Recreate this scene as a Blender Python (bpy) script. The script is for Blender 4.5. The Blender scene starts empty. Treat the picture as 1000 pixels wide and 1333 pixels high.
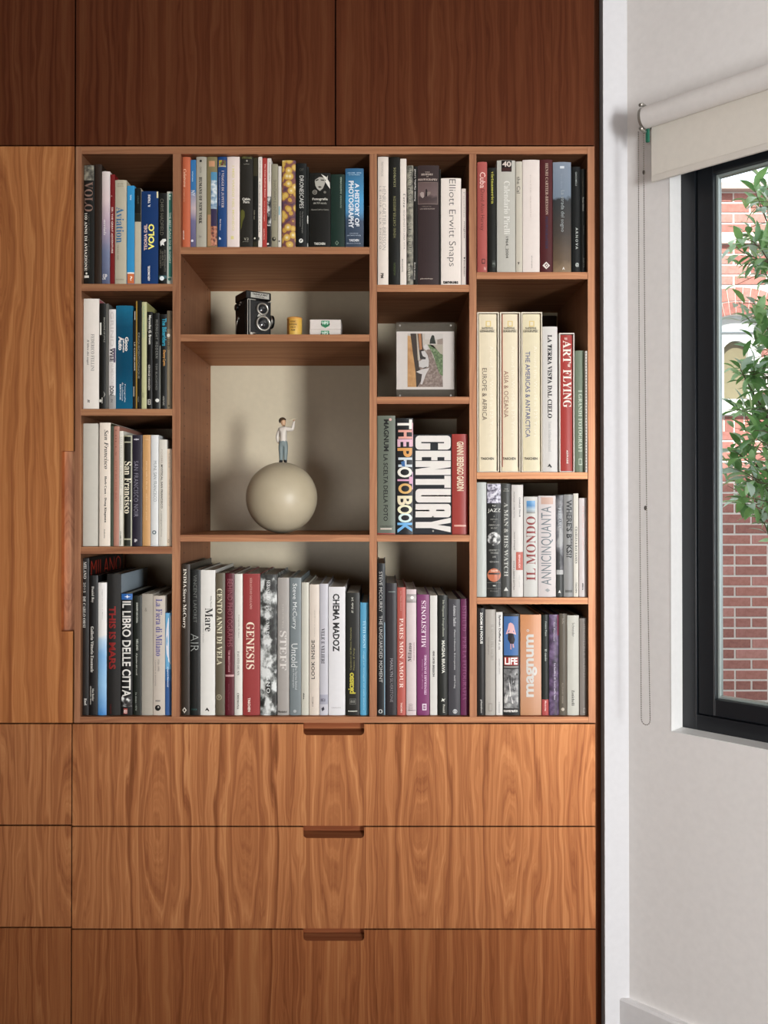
import bpy, bmesh, math, random
from mathutils import Vector, Matrix

# ---------------------------------------------------------------- camera, world, lights
sc = bpy.context.scene
COL = sc.collection
K = 0.0019; F = 1157.0; D = K * F; H = 1.35
TH = math.radians(0.5)
PY0 = 658 - F * math.tan(TH)
CAM = Vector((0, -D, H))
cd = bpy.data.cameras.new('camera'); cam = bpy.data.objects.new('camera', cd); COL.objects.link(cam)
cam.location = CAM; cam.rotation_euler = (math.radians(90) + TH, 0, 0)
cd.sensor_fit = 'HORIZONTAL'; cd.sensor_width = 36; cd.lens = 36 * F / 1000
cd.shift_y = -(666.5 - PY0) / 1000
cd.clip_start = 0.05; cd.clip_end = 200
sc.camera = cam
sc.view_settings.view_transform = 'Standard'; sc.view_settings.look = 'None'
sc.view_settings.exposure = 0.0; sc.view_settings.gamma = 1.0
sc.view_settings.use_curve_mapping = False
sc.cycles.max_bounces = 8; sc.cycles.diffuse_bounces = 3; sc.cycles.glossy_bounces = 3
sc.cycles.transparent_max_bounces = 8; sc.cycles.caustics_reflective = False; sc.cycles.caustics_refractive = False

w = bpy.data.worlds.new('sky'); sc.world = w; w.use_nodes = True
bg = w.node_tree.nodes['Background']; bg.inputs[0].default_value = (0.86, 0.93, 1.0, 1); bg.inputs[1].default_value = 2.3

def light(name, kind, loc, target, energy, color, sx=1, sy=1, spread=180):
    l = bpy.data.lights.new(name, kind); o = bpy.data.objects.new(name, l); COL.objects.link(o)
    o.location = loc; d = Vector(target) - Vector(loc)
    o.rotation_euler = d.to_track_quat('-Z', 'Y').to_euler()
    l.energy = energy; l.color = color
    if kind == 'AREA':
        l.shape = 'RECTANGLE'; l.size = sx; l.size_y = sy; l.spread = math.radians(spread)
    return o
# sun high behind the house: lights the upper part of the brick house across the yard
s = light('sun', 'SUN', (-2, -8, 9), (0.6, 0, 1.2), 9.0, (1, 0.95, 0.88)); s.data.angle = 0.02
# daylight entering by the bay window right of the camera
light('bay_window_daylight', 'AREA', (2.25, -4.52, 1.15), (-0.1, 0, 1.15), 245, (0.97, 0.99, 1.0), 1.3, 1.5, 150)
# added fill lamp, low behind the camera, lifting the wood and angled wall
light('rear_fill_lamp', 'AREA', (-0.75, -4.5, 0.75), (-0.1, 0, 0.9), 36, (1.0, 0.965, 0.93), 1.8, 1.3)

# ---------------------------------------------------------------- helpers
def ray(px, py):
    u = (px - 500) / F; v = (PY0 - py) / F
    f = Vector((0, math.cos(TH), math.sin(TH))); up = Vector((0, -math.sin(TH), math.cos(TH)))
    return f + Vector((u, 0, 0)) + up * v
def P(px, py, Y=0.0):
    d = ray(px, py); t = (Y + D) / d.y
    return CAM + d * t
# right-hand wall: runs at 45 degrees from its corner towards the viewer
CX = (818 - 500) * K
WT = Vector((math.sqrt(.5), -math.sqrt(.5), 0)); WN = Vector((-math.sqrt(.5), -math.sqrt(.5), 0))
def W(s, o, z): return Vector((CX, 0, 0)) + WT * s + WN * o + Vector((0, 0, z))
def PW(px, py, o=0.0):
    d = ray(px, py); base = Vector((CX, 0, 0)) + WN * o
    t = (base - CAM).dot(WN) / d.dot(WN); p = CAM + d * t
    return (p - base).dot(WT), p.z

def lin(c):
    return c / 12.92 if c <= 0.04045 else ((c + 0.055) / 1.055) ** 2.4
def hx(s):
    return tuple(lin(int(s[i:i+2], 16) / 255) for i in (0, 2, 4)) + (1,)
MATS = {}
def paint(hexs, rough=0.55, metal=0.0, spec=0.5, bump=0):
    key = (hexs, rough, metal, spec)
    if key in MATS: return MATS[key]
    m = bpy.data.materials.new('paint_' + hexs); m.use_nodes = True; nt = m.node_tree
    b = nt.nodes['Principled BSDF']
    c = hx(hexs)
    n = nt.nodes.new('ShaderNodeTexNoise'); n.inputs['Scale'].default_value = 60; n.inputs['Detail'].default_value = 3
    tc = nt.nodes.new('ShaderNodeTexCoord'); nt.links.new(tc.outputs['Object'], n.inputs['Vector'])
    mx = nt.nodes.new('ShaderNodeMix'); mx.data_type = 'RGBA'
    mx.inputs[6].default_value = tuple(v * .94 for v in c[:3]) + (1,); mx.inputs[7].default_value = tuple(min(1, v * 1.04) for v in c[:3]) + (1,)
    nt.links.new(n.outputs['Fac'], mx.inputs[0]); nt.links.new(mx.outputs[2], b.inputs['Base Color'])
    b.inputs['Roughness'].default_value = rough; b.inputs['Metallic'].default_value = metal
    b.inputs['Specular IOR Level'].default_value = spec
    MATS[key] = m; return m
def ramp(nt, stops, interp='LINEAR'):
    r = nt.nodes.new('ShaderNodeValToRGB'); r.color_ramp.interpolation = interp
    e = r.color_ramp.elements
    while len(e) < len(stops): e.new(0.5)
    for i, (p, c) in enumerate(stops): e[i].position = p; e[i].color = hx(c)
    return r
def pic(name, stops, scale=60, kind='noise', zs=1.0, interp='LINEAR', detail=4, seed=0, rough=.45):
    if name in MATS: return MATS[name]
    m = bpy.data.materials.new(name); m.use_nodes = True; nt = m.node_tree; b = nt.nodes['Principled BSDF']
    tc = nt.nodes.new('ShaderNodeTexCoord'); mp = nt.nodes.new('ShaderNodeMapping')
    mp.inputs['Scale'].default_value = (1, 1, zs); mp.inputs['Location'].default_value = (seed, seed * .7, seed * 1.3)
    nt.links.new(tc.outputs['Object'], mp.inputs[0])
    if kind == 'voronoi':
        t = nt.nodes.new('ShaderNodeTexVoronoi'); out = t.outputs['Distance']
    else:
        t = nt.nodes.new('ShaderNodeTexNoise'); t.inputs['Detail'].default_value = detail; out = t.outputs['Fac']
    t.inputs['Scale'].default_value = scale; nt.links.new(mp.outputs[0], t.inputs['Vector'])
    r = ramp(nt, stops, interp); nt.links.new(out, r.inputs[0]); nt.links.new(r.outputs[0], b.inputs['Base Color'])
    b.inputs['Roughness'].default_value = rough
    MATS[name] = m; return m
def grad(name, stops, noise=0.1, scale=40, rough=.4):      # printed vertical picture, bottom to top of the cover
    if name in MATS: return MATS[name]
    m = bpy.data.materials.new(name); m.use_nodes = True; nt = m.node_tree; b = nt.nodes['Principled BSDF']
    tc = nt.nodes.new('ShaderNodeTexCoord'); sp = nt.nodes.new('ShaderNodeSeparateXYZ')
    nt.links.new(tc.outputs['Generated'], sp.inputs[0])
    t = nt.nodes.new('ShaderNodeTexNoise'); t.inputs['Scale'].default_value = scale; nt.links.new(tc.outputs['Object'], t.inputs['Vector'])
    ma = nt.nodes.new('ShaderNodeMath'); ma.operation = 'MULTIPLY_ADD'; ma.inputs[1].default_value = noise * 2
    nt.links.new(t.outputs['Fac'], ma.inputs[0]); nt.links.new(sp.outputs['Z'], ma.inputs[2])
    mb = nt.nodes.new('ShaderNodeMath'); mb.operation = 'SUBTRACT'; mb.inputs[1].default_value = noise; nt.links.new(ma.outputs[0], mb.inputs[0])
    r = ramp(nt, stops); nt.links.new(mb.outputs[0], r.inputs[0]); nt.links.new(r.outputs[0], b.inputs['Base Color'])
    b.inputs['Roughness'].default_value = rough
    MATS[name] = m; return m

def wood(name, z0=0.62, axis='z', x0=-0.664, bright=1.0, red=0.0, seed=0.0, fig=1.0, con=.8, sat=1.0):
    """oiled walnut veneer: slip-matched leaves 0.217 m wide, each with a cathedral figure centred at z0, fine pores and a chatoyant gloss"""
    if name in MATS: return MATS[name]
    m = bpy.data.materials.new(name); m.use_nodes = True; nt = m.node_tree; N = nt.nodes; L = nt.links
    def math_(op, a, b=None, c=None):
        n = N.new('ShaderNodeMath'); n.operation = op
        for i, v in enumerate((a, b, c)):
            if v is None: continue
            if isinstance(v, (int, float)): n.inputs[i].default_value = v
            else: L.new(v, n.inputs[i])
        return n.outputs[0]
    g = N.new('ShaderNodeNewGeometry'); sp = N.new('ShaderNodeSeparateXYZ'); L.new(g.outputs['Position'], sp.inputs[0])
    if axis == 'z': X, Z, Yc = sp.outputs['X'], sp.outputs['Z'], sp.outputs['Y']
    elif axis == 'x': X, Z, Yc = math_('ADD', sp.outputs['Z'], math_('MULTIPLY', sp.outputs['Y'], .7)), sp.outputs['X'], sp.outputs['Y']
    else: X, Z, Yc = sp.outputs['Y'], sp.outputs['Z'], sp.outputs['X']
    def noise(vx, vy, vz, scale, detail, rough=.5):
        cb = N.new('ShaderNodeCombineXYZ')
        for i, v in enumerate((vx, vy, vz)):
            if isinstance(v, (int, float)): cb.inputs[i].default_value = v
            else: L.new(v, cb.inputs[i])
        n = N.new('ShaderNodeTexNoise'); n.inputs['Scale'].default_value = scale; n.inputs['Detail'].default_value = detail
        n.inputs['Roughness'].default_value = rough; L.new(cb.outputs[0], n.inputs['Vector']); return n.outputs['Fac']
    # leaf-local x, -0.5..0.5
    q = math_('DIVIDE', math_('SUBTRACT', X, x0), 0.2166)
    cell = math_('FLOOR', q)
    xl = math_('SUBTRACT', math_('FRACT', q), 0.5)
    wob = noise(math_('MULTIPLY', xl, 1.5), math_('MULTIPLY', cell, .12), math_('MULTIPLY', Z, 1.3), 3.0, 2)
    xx = math_('ADD', xl, math_('MULTIPLY', math_('SUBTRACT', wob, .5), .22))
    zz = math_('MULTIPLY', math_('SUBTRACT', Z, z0), 4.2)
    z2 = math_('MULTIPLY', zz, zz)
    zs = math_('DIVIDE', z2, math_('ADD', z2, 1.0))
    x2 = math_('MULTIPLY', math_('MULTIPLY', xx, xx), 9.0)
    f = math_('SQRT', math_('ADD', math_('ADD', x2, math_('MULTIPLY', zs, 0.55 * fig)), 0.02))
    f = math_('ADD', f, math_('MULTIPLY', noise(math_('MULTIPLY', xl, 5), seed, math_('MULTIPLY', Z, .35), 2.2, 2), .26))
    rings = noise(math_('MULTIPLY', f, 9), math_('MULTIPLY', cell, .15), math_('MULTIPLY', Z, .25), 1.0, 4, .58)
    fine = noise(math_('MULTIPLY', X, 260), math_('MULTIPLY', Yc, 40), math_('MULTIPLY', Z, 5), 1.0, 3, .6)
    big = noise(math_('MULTIPLY', X, 3), seed + 3, math_('MULTIPLY', Z, .7), 1.3, 2)
    v = math_('ADD', math_('MULTIPLY', rings, .75), math_('MULTIPLY', fine, .25))
    v = math_('ADD', v, math_('MULTIPLY', math_('SUBTRACT', big, .5), .12))
    v = math_('ADD', math_('MULTIPLY', math_('SUBTRACT', v, .52), con), .52)
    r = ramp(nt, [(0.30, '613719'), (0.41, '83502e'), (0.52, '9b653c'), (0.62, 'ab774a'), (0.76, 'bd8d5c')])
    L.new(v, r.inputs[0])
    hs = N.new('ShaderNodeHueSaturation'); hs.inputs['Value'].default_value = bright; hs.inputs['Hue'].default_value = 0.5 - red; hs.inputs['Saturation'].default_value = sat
    L.new(r.outputs[0], hs.inputs['Color'])
    b = N['Principled BSDF']; L.new(hs.outputs[0], b.inputs['Base Color'])
    b.inputs['Roughness'].default_value = 0.42; b.inputs['Specular IOR Level'].default_value = 0.25
    bp = N.new('ShaderNodeBump'); bp.inputs['Strength'].default_value = .12; bp.inputs['Distance'].default_value = .001
    L.new(fine, bp.inputs['Height']); L.new(bp.outputs[0], b.inputs['Normal'])
    gl = N.new('ShaderNodeBsdfGlossy'); gl.inputs['Roughness'].default_value = CHAT_R
    L.new(hs.outputs[0], gl.inputs['Color']); mx = N.new('ShaderNodeMixShader'); mx.inputs[0].default_value = CHAT
    L.new(b.outputs[0], mx.inputs[1]); L.new(gl.outputs[0], mx.inputs[2])
    L.new(mx.outputs[0], N['Material Output'].inputs[0])
    MATS[name] = m; return m
CHAT = 0.66; CHAT_R = 0.47

class MB:
    def __init__(s): s.v = []; s.f = []; s.m = []; s.smooth = []
    def add(s, vs, fs, mi=0, sm=False):
        o = len(s.v); s.v += [tuple(v) for v in vs]; s.f += [tuple(i + o for i in f) for f in fs]
        s.m += [mi] * len(fs); s.smooth += [sm] * len(fs); return s
    def box(s, x0, x1, y0, y1, z0, z1, mi=0, c=0.0, tf=None):
        bm = bmesh.new(); bmesh.ops.create_cube(bm, size=1)
        for v in bm.verts:
            v.co = Vector((x0 if v.co.x < 0 else x1, y0 if v.co.y < 0 else y1, z0 if v.co.z < 0 else z1))
        if c: bmesh.ops.bevel(bm, geom=bm.edges[:], offset=c, segments=2, affect='EDGES', profile=.5)
        s.bm(bm, mi, tf=tf); return s
    def bm(s, bm, mi=0, sm=False, tf=None):
        bm.verts.index_update()
        vs = [(tf(v.co) if tf else v.co.copy()) for v in bm.verts]
        s.add(vs, [[v.index for v in f.verts] for f in bm.faces], mi, sm); bm.free(); return s
    def cyl(s, p0, p1, r0, r1=None, n=16, mi=0, cap=True, sm=True):
        p0, p1 = Vector(p0), Vector(p1); r1 = r0 if r1 is None else r1
        d = (p1 - p0).normalized(); a = d.orthogonal().normalized(); b = d.cross(a)
        vs = []
        for p, r in ((p0, r0), (p1, r1)):
            for i in range(n):
                t = 2 * math.pi * i / n; vs.append(p + (a * math.cos(t) + b * math.sin(t)) * r)
        s.add(vs, [(i, (i + 1) % n, n + (i + 1) % n, n + i) for i in range(n)], mi, sm)
        if cap:
            s.add(vs[:n], [tuple(range(n))[::-1]], mi); s.add(vs[n:], [tuple(range(n))], mi)
        return s
    def tube(s, pts, rs, n=8, mi=0):
        pts = [Vector(p) for p in pts]
        if isinstance(rs, (int, float)): rs = [rs] * len(pts)
        vs = []; a = None
        for k, p in enumerate(pts):
            d = (pts[min(k + 1, len(pts) - 1)] - pts[max(k - 1, 0)]).normalized()
            a = (d.orthogonal() if a is None else a - d * a.dot(d)).normalized(); b = d.cross(a)
            for i in range(n):
                t = 2 * math.pi * i / n; vs.append(p + (a * math.cos(t) + b * math.sin(t)) * rs[k])
        fs = [(k * n + i, k * n + (i + 1) % n, (k + 1) * n + (i + 1) % n, (k + 1) * n + i) for k in range(len(pts) - 1) for i in range(n)]
        fs += [tuple(range(n))[::-1], tuple(range((len(pts) - 1) * n, len(pts) * n))]
        return s.add(vs, fs, mi, True)
    def lathe(s, prof, n=24, mi=0, o=(0, 0, 0)):
        vs = []; o = Vector(o)
        for r, z in prof:
            for i in range(n):
                t = 2 * math.pi * i / n; vs.append(o + Vector((r * math.cos(t), r * math.sin(t), z)))
        fs = [(k * n + i, k * n + (i + 1) % n, (k + 1) * n + (i + 1) % n, (k + 1) * n + i) for k in range(len(prof) - 1) for i in range(n)]
        return s.add(vs, fs, mi, True)
    def sphere(s, c, r, n=16, mi=0, sc_=(1, 1, 1)):
        bm = bmesh.new(); bmesh.ops.create_uvsphere(bm, u_segments=n * 2, v_segments=n, radius=r)
        c = Vector(c)
        return s.bm(bm, mi, True, lambda p: Vector((p.x * sc_[0], p.y * sc_[1], p.z * sc_[2])) + c)
    def extrude(s, outline, y0, y1, mi=0):       # outline of (x, z), extruded along y
        n = len(outline)
        vs = [(x, y0, z) for x, z in outline] + [(x, y1, z) for x, z in outline]
        s.add(vs, [tuple(range(n)), tuple(range(n, 2 * n))[::-1]] + [(i, n + i, n + (i + 1) % n, (i + 1) % n) for i in range(n)], mi)
        return s
    def build(s, name, mats, parent=None, kind=None, off=None):
        me = bpy.data.meshes.new(name)
        o_ = off if off is not None else (parent_world(parent) if parent else Vector((0, 0, 0)))
        me.from_pydata([(v[0] - o_[0], v[1] - o_[1], v[2] - o_[2]) for v in s.v], [], s.f)
        if not isinstance(mats, (list, tuple)): mats = [mats]
        for m in mats: me.materials.append(m)
        me.polygons.foreach_set('material_index', s.m); me.polygons.foreach_set('use_smooth', s.smooth)
        bm = bmesh.new(); bm.from_mesh(me)
        if all(len(f.verts) < 30 for f in bm.faces): bmesh.ops.recalc_face_normals(bm, faces=bm.faces)
        bm.to_mesh(me); bm.free()
        o = bpy.data.objects.new(name, me); COL.objects.link(o)
        if parent: o.parent = parent
        if off is not None and not parent: o.location = off
        if kind: o['kind'] = kind
        return o
def parent_world(p):
    v = Vector((0, 0, 0))
    while p: v += p.location; p = p.parent
    return v
def tag(o, label, cat, group=None, kind=None):
    o['label'] = label; o['category'] = cat
    if group: o['group'] = group
    if kind: o['kind'] = kind
    return o
def thing(name, label, cat, loc=(0, 0, 0), group=None):
    o = bpy.data.objects.new(name, None); COL.objects.link(o); o.location = loc; o.empty_display_size = .05
    return tag(o, label, cat, group)
def single(name, mb, mat, label, cat, loc, group=None):
    return tag(mb.build(name, mat, off=Vector(loc)), label, cat, group)

# ---------------------------------------------------------------- lettering
STY = {'s': (0x1D400, 0x1D41A), 'i': (0x1D468, 0x1D482)}     # bold serif, bold italic serif
def conv(t, st):
    if st in STY:
        A, a = STY[st]
        return ''.join(chr(A + ord(c) - 65) if 'A' <= c <= 'Z' else chr(a + ord(c) - 97) if 'a' <= c <= 'z' else c for c in t)
    return t
TXT = {}
def glyphs(t, st='n', sp=1.0, bold=0.0, cut=None, res=2):
    bold = max(0.0, min(bold, .02)) if st in STY else max(-.02, min(bold, .032))
    key = (t, st, sp, bold, cut, res)
    if key in TXT: return TXT[key]
    cu = bpy.data.curves.new('lettering', 'FONT'); cu.body = conv(t, st); cu.resolution_u = res
    cu.space_character = sp; cu.offset = bold; cu.size = 1
    ob = bpy.data.objects.new('lettering', cu); COL.objects.link(ob)
    me = ob.to_mesh()
    vs = [v.co.copy() for v in me.vertices]; fs = [tuple(p.vertices) for p in me.polygons]
    ob.to_mesh_clear(); bpy.data.objects.remove(ob); bpy.data.curves.remove(cu)
    if not vs: TXT[key] = None; return None
    x0 = min(v.x for v in vs); x1 = max(v.x for v in vs); y0 = min(v.y for v in vs); y1 = max(v.y for v in vs)
    bm = bmesh.new()
    bv = [bm.verts.new(((v.x - x0) / (x1 - x0), (v.y - y0) / (y1 - y0), 0)) for v in vs]
    for f in fs:
        try: bm.faces.new([bv[i] for i in f])
        except ValueError: pass
    ax = Vector((1, 0, 0)) if cut == 'h' else Vector((0, 1, 0))
    for k in (range(1, 6) if cut else ()):
        bmesh.ops.bisect_plane(bm, geom=bm.verts[:] + bm.edges[:] + bm.faces[:], plane_co=ax * (k / 6), plane_no=ax)
    bm.verts.index_update()
    TXT[key] = ([(v.co.x, v.co.y) for v in bm.verts], [tuple(v.index for v in f.verts) for f in bm.faces]); bm.free(); return TXT[key]
def text_mb(mb, t, xa, xb, zt, zb, d, yfun, st='n', sp=1.0, bold=0.0, mi=0):
    g = glyphs(t, st, sp, bold, ('h' if d == 'h' else 'v') if abs(xb - xa) > .006 else None, 4 if abs(xb - xa) > .02 else 2)
    if not g: return mb
    vs = []
    for u, v in g[0]:
        if d == 'd': X, Z = xa + v * (xb - xa), zt - u * (zt - zb)
        elif d == 'u': X, Z = xb - v * (xb - xa), zb + u * (zt - zb)
        else: X, Z = xa + u * (xb - xa), zb + v * (zt - zb)
        vs.append((X, yfun(X), Z))
    mb.add(vs, g[1], mi); return mb
# ---------------------------------------------------------------- the room
def X_(px): return (px - 500) * K
def Z_(py, Y=0.0): return P(500, py, Y).z
WALL = paint('eeeae7', .7, spec=.2); WHITE = paint('e6e4e4', .45)
XR = W(1.75, 0, 0).x; YR = W(1.75, 0, 0).y        # where the angled wall ends
CEIL = 3.0; BACK = -4.6; LEFT = -2.4
def struct(name, mb, mat, parent=None):
    o = mb.build(name, mat, parent)
    if not parent: o['kind'] = 'structure'
    return o
floor_m = wood('oak_floor', axis='x', bright=.8, red=0)
struct('floor', MB().box(LEFT - .2, XR + .17, BACK - .2, .45, -.12, 0).box(XR + .17, 3.6, BACK - .2, YR + .2, -.12, 0), floor_m)
struct('ceiling', MB().box(LEFT - .2, XR + .17, BACK - .2, .5, CEIL, CEIL + .12).box(XR + .17, 3.6, BACK - .2, YR + .2, CEIL, CEIL + .12), WALL)
DIM = paint('7d7066', .8)
struct('wall_left', MB().box(LEFT - .2, LEFT, BACK, .5, 0, CEIL), DIM)
struct('wall_rear', MB().box(LEFT, 3.4, BACK - .2, BACK, 0, CEIL), DIM)
struct('wall_front', MB().box(LEFT, X_(786.5), .42, .5, 0, CEIL), WALL)
struct('wall_pier', MB().box(X_(786.5), CX + .0005, 0, .5, 0, CEIL), paint('d9d8da', .6, spec=.2))
# angled window wall with its opening
s0, zb = PW(873.7, 952.4, 0)[0], PW(873.7, 952.4, 0)[1]
RV = 0.0555
zh = PW(937, 222, -RV - .01)[1] + .075
s1 = 1.30; TK = 0.24
wf = lambda p: W(p.x, p.y, p.z)
wr = MB()
wr.box(0, s0, -TK, 0, 0, CEIL, tf=wf).box(s1, 1.75, -TK, 0, 0, CEIL, tf=wf).box(s0, s1, -TK, 0, 0, zb, tf=wf).box(s0, s1, -TK, 0, zh, CEIL, tf=wf)
struct('wall_right', wr, WALL)
bay = MB().box(XR + .001, 3.4, YR, YR + .2, 0, CEIL).box(3.4, 3.6, BACK, YR + .2, 0, CEIL)
struct('wall_bay', bay, WALL)
bt = PW(805.6, 1298, .017)[1]
pf = [(0, 0), (.017, 0), (.017, bt - .006), (.014, bt), (0, bt)]
bb = MB(); n = len(pf)
vs = [W(s_ - (.017 if s_ < 1 else 0) * 0 - (o if s_ < 1 else 0), o, z) for s_ in (0, 1.75) for o, z in pf]
bb.add(vs, [tuple(range(n)), tuple(range(n, 2 * n))[::-1]] + [(i, n + i, n + (i + 1) % n, (i + 1) % n) for i in range(n)])
struct('baseboard_right', bb, WHITE)
# reveal lining of the window (painted sill and jambs)
rvl = MB().box(s0 - .0004, s0 + .0015, -RV, .0006, zb, zh, tf=wf).box(s0, s1, -RV, .0006, zb - .0004, zb + .0015, tf=wf)
struct('trim_1', rvl, paint('ecebe9', .5))
# black steel window
BLACK = paint('14181d', .32, spec=.6)
win = bpy.data.objects.new('window_1', None); COL.objects.link(win); win['kind'] = 'structure'; win.location = W(s0, -RV, zb)
sA = PW(906, 600, -RV)[0]; sB = PW(929.5, 600, -RV - .006)[0]; sG = PW(937, 600, -RV - .03)[0]
def rail(mb, a0, a1, o0, o1, zz0, zz1, c=.0015, mi=0):      # rectangular ring between s a0..(mirrored) and z
    wd = a1 - a0
    mb.box(a0, a1, o0, o1, zz0, zz1, mi, c, wf); mb.box(s1 - (a1 - s0), s1 - (a0 - s0), o0, o1, zz0, zz1, mi, c, wf)
    mb.box(a1, s1 - (a1 - s0), o0, o1, zz0, zz0 + wd, mi, c, wf); mb.box(a1, s1 - (a1 - s0), o0, o1, zz1 - wd, zz1, mi, c, wf); return mb
rail(MB(), s0 + .0006, sA, -RV - .06, -RV, zb + .001, zh).build('outer_frame', BLACK, win)
rail(MB(), sA + .0015, sB, -RV - .055, -RV - .006, zb + sA - s0 + .0015, zh - (sA - s0) - .0015, .0025).build('sash', BLACK, win)
gz0 = zb + sB - s0; gz1 = zh - (sB - s0)
rail(MB(), sB, sB + max(.006, (sG - sB)), -RV - .04, -RV - .022, gz0, gz1, .001).build('glazing_bead', paint('a9b2ae', .35, .3), win)
gm = bpy.data.materials.new('window_glass'); gm.use_nodes = True; nt = gm.node_tree
nt.nodes.remove(nt.nodes['Principled BSDF'])
tr = nt.nodes.new('ShaderNodeBsdfTransparent'); tr.inputs[0].default_value = (.97, .99, .98, 1)
gl = nt.nodes.new('ShaderNodeBsdfGlossy'); gl.inputs['Roughness'].default_value = .01
fr = nt.nodes.new('ShaderNodeFresnel'); fr.inputs[0].default_value = 1.35
mx = nt.nodes.new('ShaderNodeMixShader'); nt.links.new(fr.outputs[0], mx.inputs[0]); nt.links.new(tr.outputs[0], mx.inputs[1]); nt.links.new(gl.outputs[0], mx.inputs[2])
nt.links.new(mx.outputs[0], nt.nodes['Material Output'].inputs[0])
MB().box(sB + .002, s1 - (sB - s0) - .002, -RV - .034, -RV - .030, gz0 + .002, gz1 - .002, tf=wf).build('glass', gm, win)
# frames on the solid rear wall: bay window, and one added around the fill lamp
for nm, bx in (('window_2', lambda a, b, c, d, t: (2.25 + a, 2.25 + b, BACK + .001, BACK + .03 + t, 1.15 + c, 1.15 + d)),
               ('fill_lamp_frame', lambda a, b, c, d, t: (-.75 + a, -.75 + b, BACK + .001, BACK + .03 + t, .75 + c, .75 + d))):
    hw, hh = (.72, .82) if nm == 'window_2' else (.97, .72)
    e = bpy.data.objects.new(nm, None); COL.objects.link(e); e['kind'] = 'structure'
    m_ = MB()
    for q in ((-hw, -hw + .06, -hh, hh), (hw - .06, hw, -hh, hh), (-hw + .06, hw - .06, -hh, -hh + .06), (-hw + .06, hw - .06, hh - .06, hh)):
        m_.box(*bx(*q, .02))
    m_.build('window_frame', BLACK, e)
    MB().box(*bx(-hw + .06, hw - .06, -hh + .06, hh - .06, 0)).build('pane', paint('dfe6ea', .1), e)
# unseen block added over the room to shade the lower part of the brick house
struct('wall_shade_block', MB().box(-6, 6, -6, .5, CEIL + .13, 4.55), paint('9c6a58', .8))
struct('wall_neighbour', MB().box(-6, LEFT - .21, -6, .5, 0, CEIL + .12), paint('9c6a58', .8))

# ---------------------------------------------------------------- built-in walnut cabinetry
WZ = wood('walnut_lower', z0=Z_(1075), bright=1.38, con=.95, sat=.97); WU = wood('walnut_upper_shaded', z0=3.5, bright=.36, red=.016, seed=5, con=.75, sat=1.04)  # upper copy darker and redder: shade toward the top put into the colour
WD = wood('walnut_tall', z0=Z_(330), x0=-1.077, seed=2, fig=1.3, bright=1.5, con=.7); WH = wood('walnut_edge_horizontal', axis='x', z0=9, seed=4, bright=1.22, con=.7, sat=.88)
WV = wood('walnut_edge_vertical', z0=9, seed=7, bright=1.22, con=.7, sat=.86); WI = wood('walnut_side', axis='y', z0=9, seed=9, bright=1.4, con=.6); WDK = wood('walnut_recess', axis='x', z0=9, bright=.85, red=.012, seed=1)
CARC = paint('2a1810', .8)
G = 0.0017                                                       # half of a gap
EZ = 0.021
def front(mb, x0, x1, z0, z1, notch=None):
    """slab front; notch=(a, b, depth, 'top'|'right') cuts a finger pull with rounded inner corners"""
    x0 += G; x1 -= G; z0 += G; z1 -= G
    if not notch: return mb.box(x0, x1, 0, .019, z0, z1, c=.0007)
    a, b, dp, side = notch; r = .009
    def arc(cx, cz, t0, t1): return [(cx + r * math.cos(math.radians(t0 + (t1 - t0) * i / 5)), cz + r * math.sin(math.radians(t0 + (t1 - t0) * i / 5))) for i in range(6)]
    if side == 'top':
        o = [(x0, z0), (x1, z0), (x1, z1), (b, z1)] + arc(b - r, z1 - dp + r, 0, -90) + arc(a + r, z1 - dp + r, 270, 180) + [(a, z1), (x0, z1)]
    else:
        o = [(x0, z0), (x1, z0), (x1, a), (x1 - dp, a), (x1 - dp, b), (x1, b), (x1, z1), (x0, z1)]
    return mb.extrude(o, 0, .019)
def loc(px, py): return Vector((X_(px), 0.2, Z_(py)))
zT = CEIL; zB = 0.03
# cupboards over the shelves
def cabinet(name, label, cat, x0, x1, z0, z1, fronts, mat, part='door'):
    """fronts: (x0, x1, z0, z1, notch)"""
    t = thing(name, label, cat, ((x0 + x1) / 2, .2, z0))
    MB().box(x0 + .001, x1 - .001, .0215, .4, z0 + .001, z1 - .001).build('body', CARC, t)
    for f in fronts:
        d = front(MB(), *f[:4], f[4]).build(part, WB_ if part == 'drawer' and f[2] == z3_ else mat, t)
        if f[4]:
            a, b, dp, side = f[4]
            if side == 'top':
                q = MB().box(a - .004, b + .004, .0192, .0212, f[3] - dp - .006, f[3] - G - .001)
                # a slanting scoop behind the cut-out
                q.add([(a, .0005, f[3] - dp - G), (b, .0005, f[3] - dp - G), (b, .0191, f[3] - dp + .010), (a, .0191, f[3] - dp + .010)], [(0, 1, 2, 3)])
                q.build('finger_pull', WDK, d)
            else:
                q = MB().box(f[1] - dp - .004, f[1] - G - .0005, .0192, .0212, a - .004, b + .004)
                q.build('finger_pull', wood('walnut_pull', z0=Z_(730), x0=X_(30), bright=1.6, seed=11, fig=2, sat=.82), d)
    return t
xa, xb, xm, xr = X_(96.2), X_(775.3), X_(436.5), X_(775.3)
zs = Z_(189.7); zf = Z_(941.8); z1_ = Z_(1075.8); z2_ = Z_(1209.5); z3_ = Z_(1209.5) - (z1_ - z2_)
xL = -1.25
cabinet('wall_cupboard', 'pair of walnut cupboard doors with shade in their colour above the open bookshelves', 'cupboard', xa, xr, zs, zT,
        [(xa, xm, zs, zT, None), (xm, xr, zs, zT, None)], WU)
cabinet('wall_cupboard', 'walnut cupboard door with shade in its colour in the top left corner above the tall door', 'cupboard', xL, xa, zs, zT, [(xL, xa, zs, zT, None)], WU)
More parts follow.
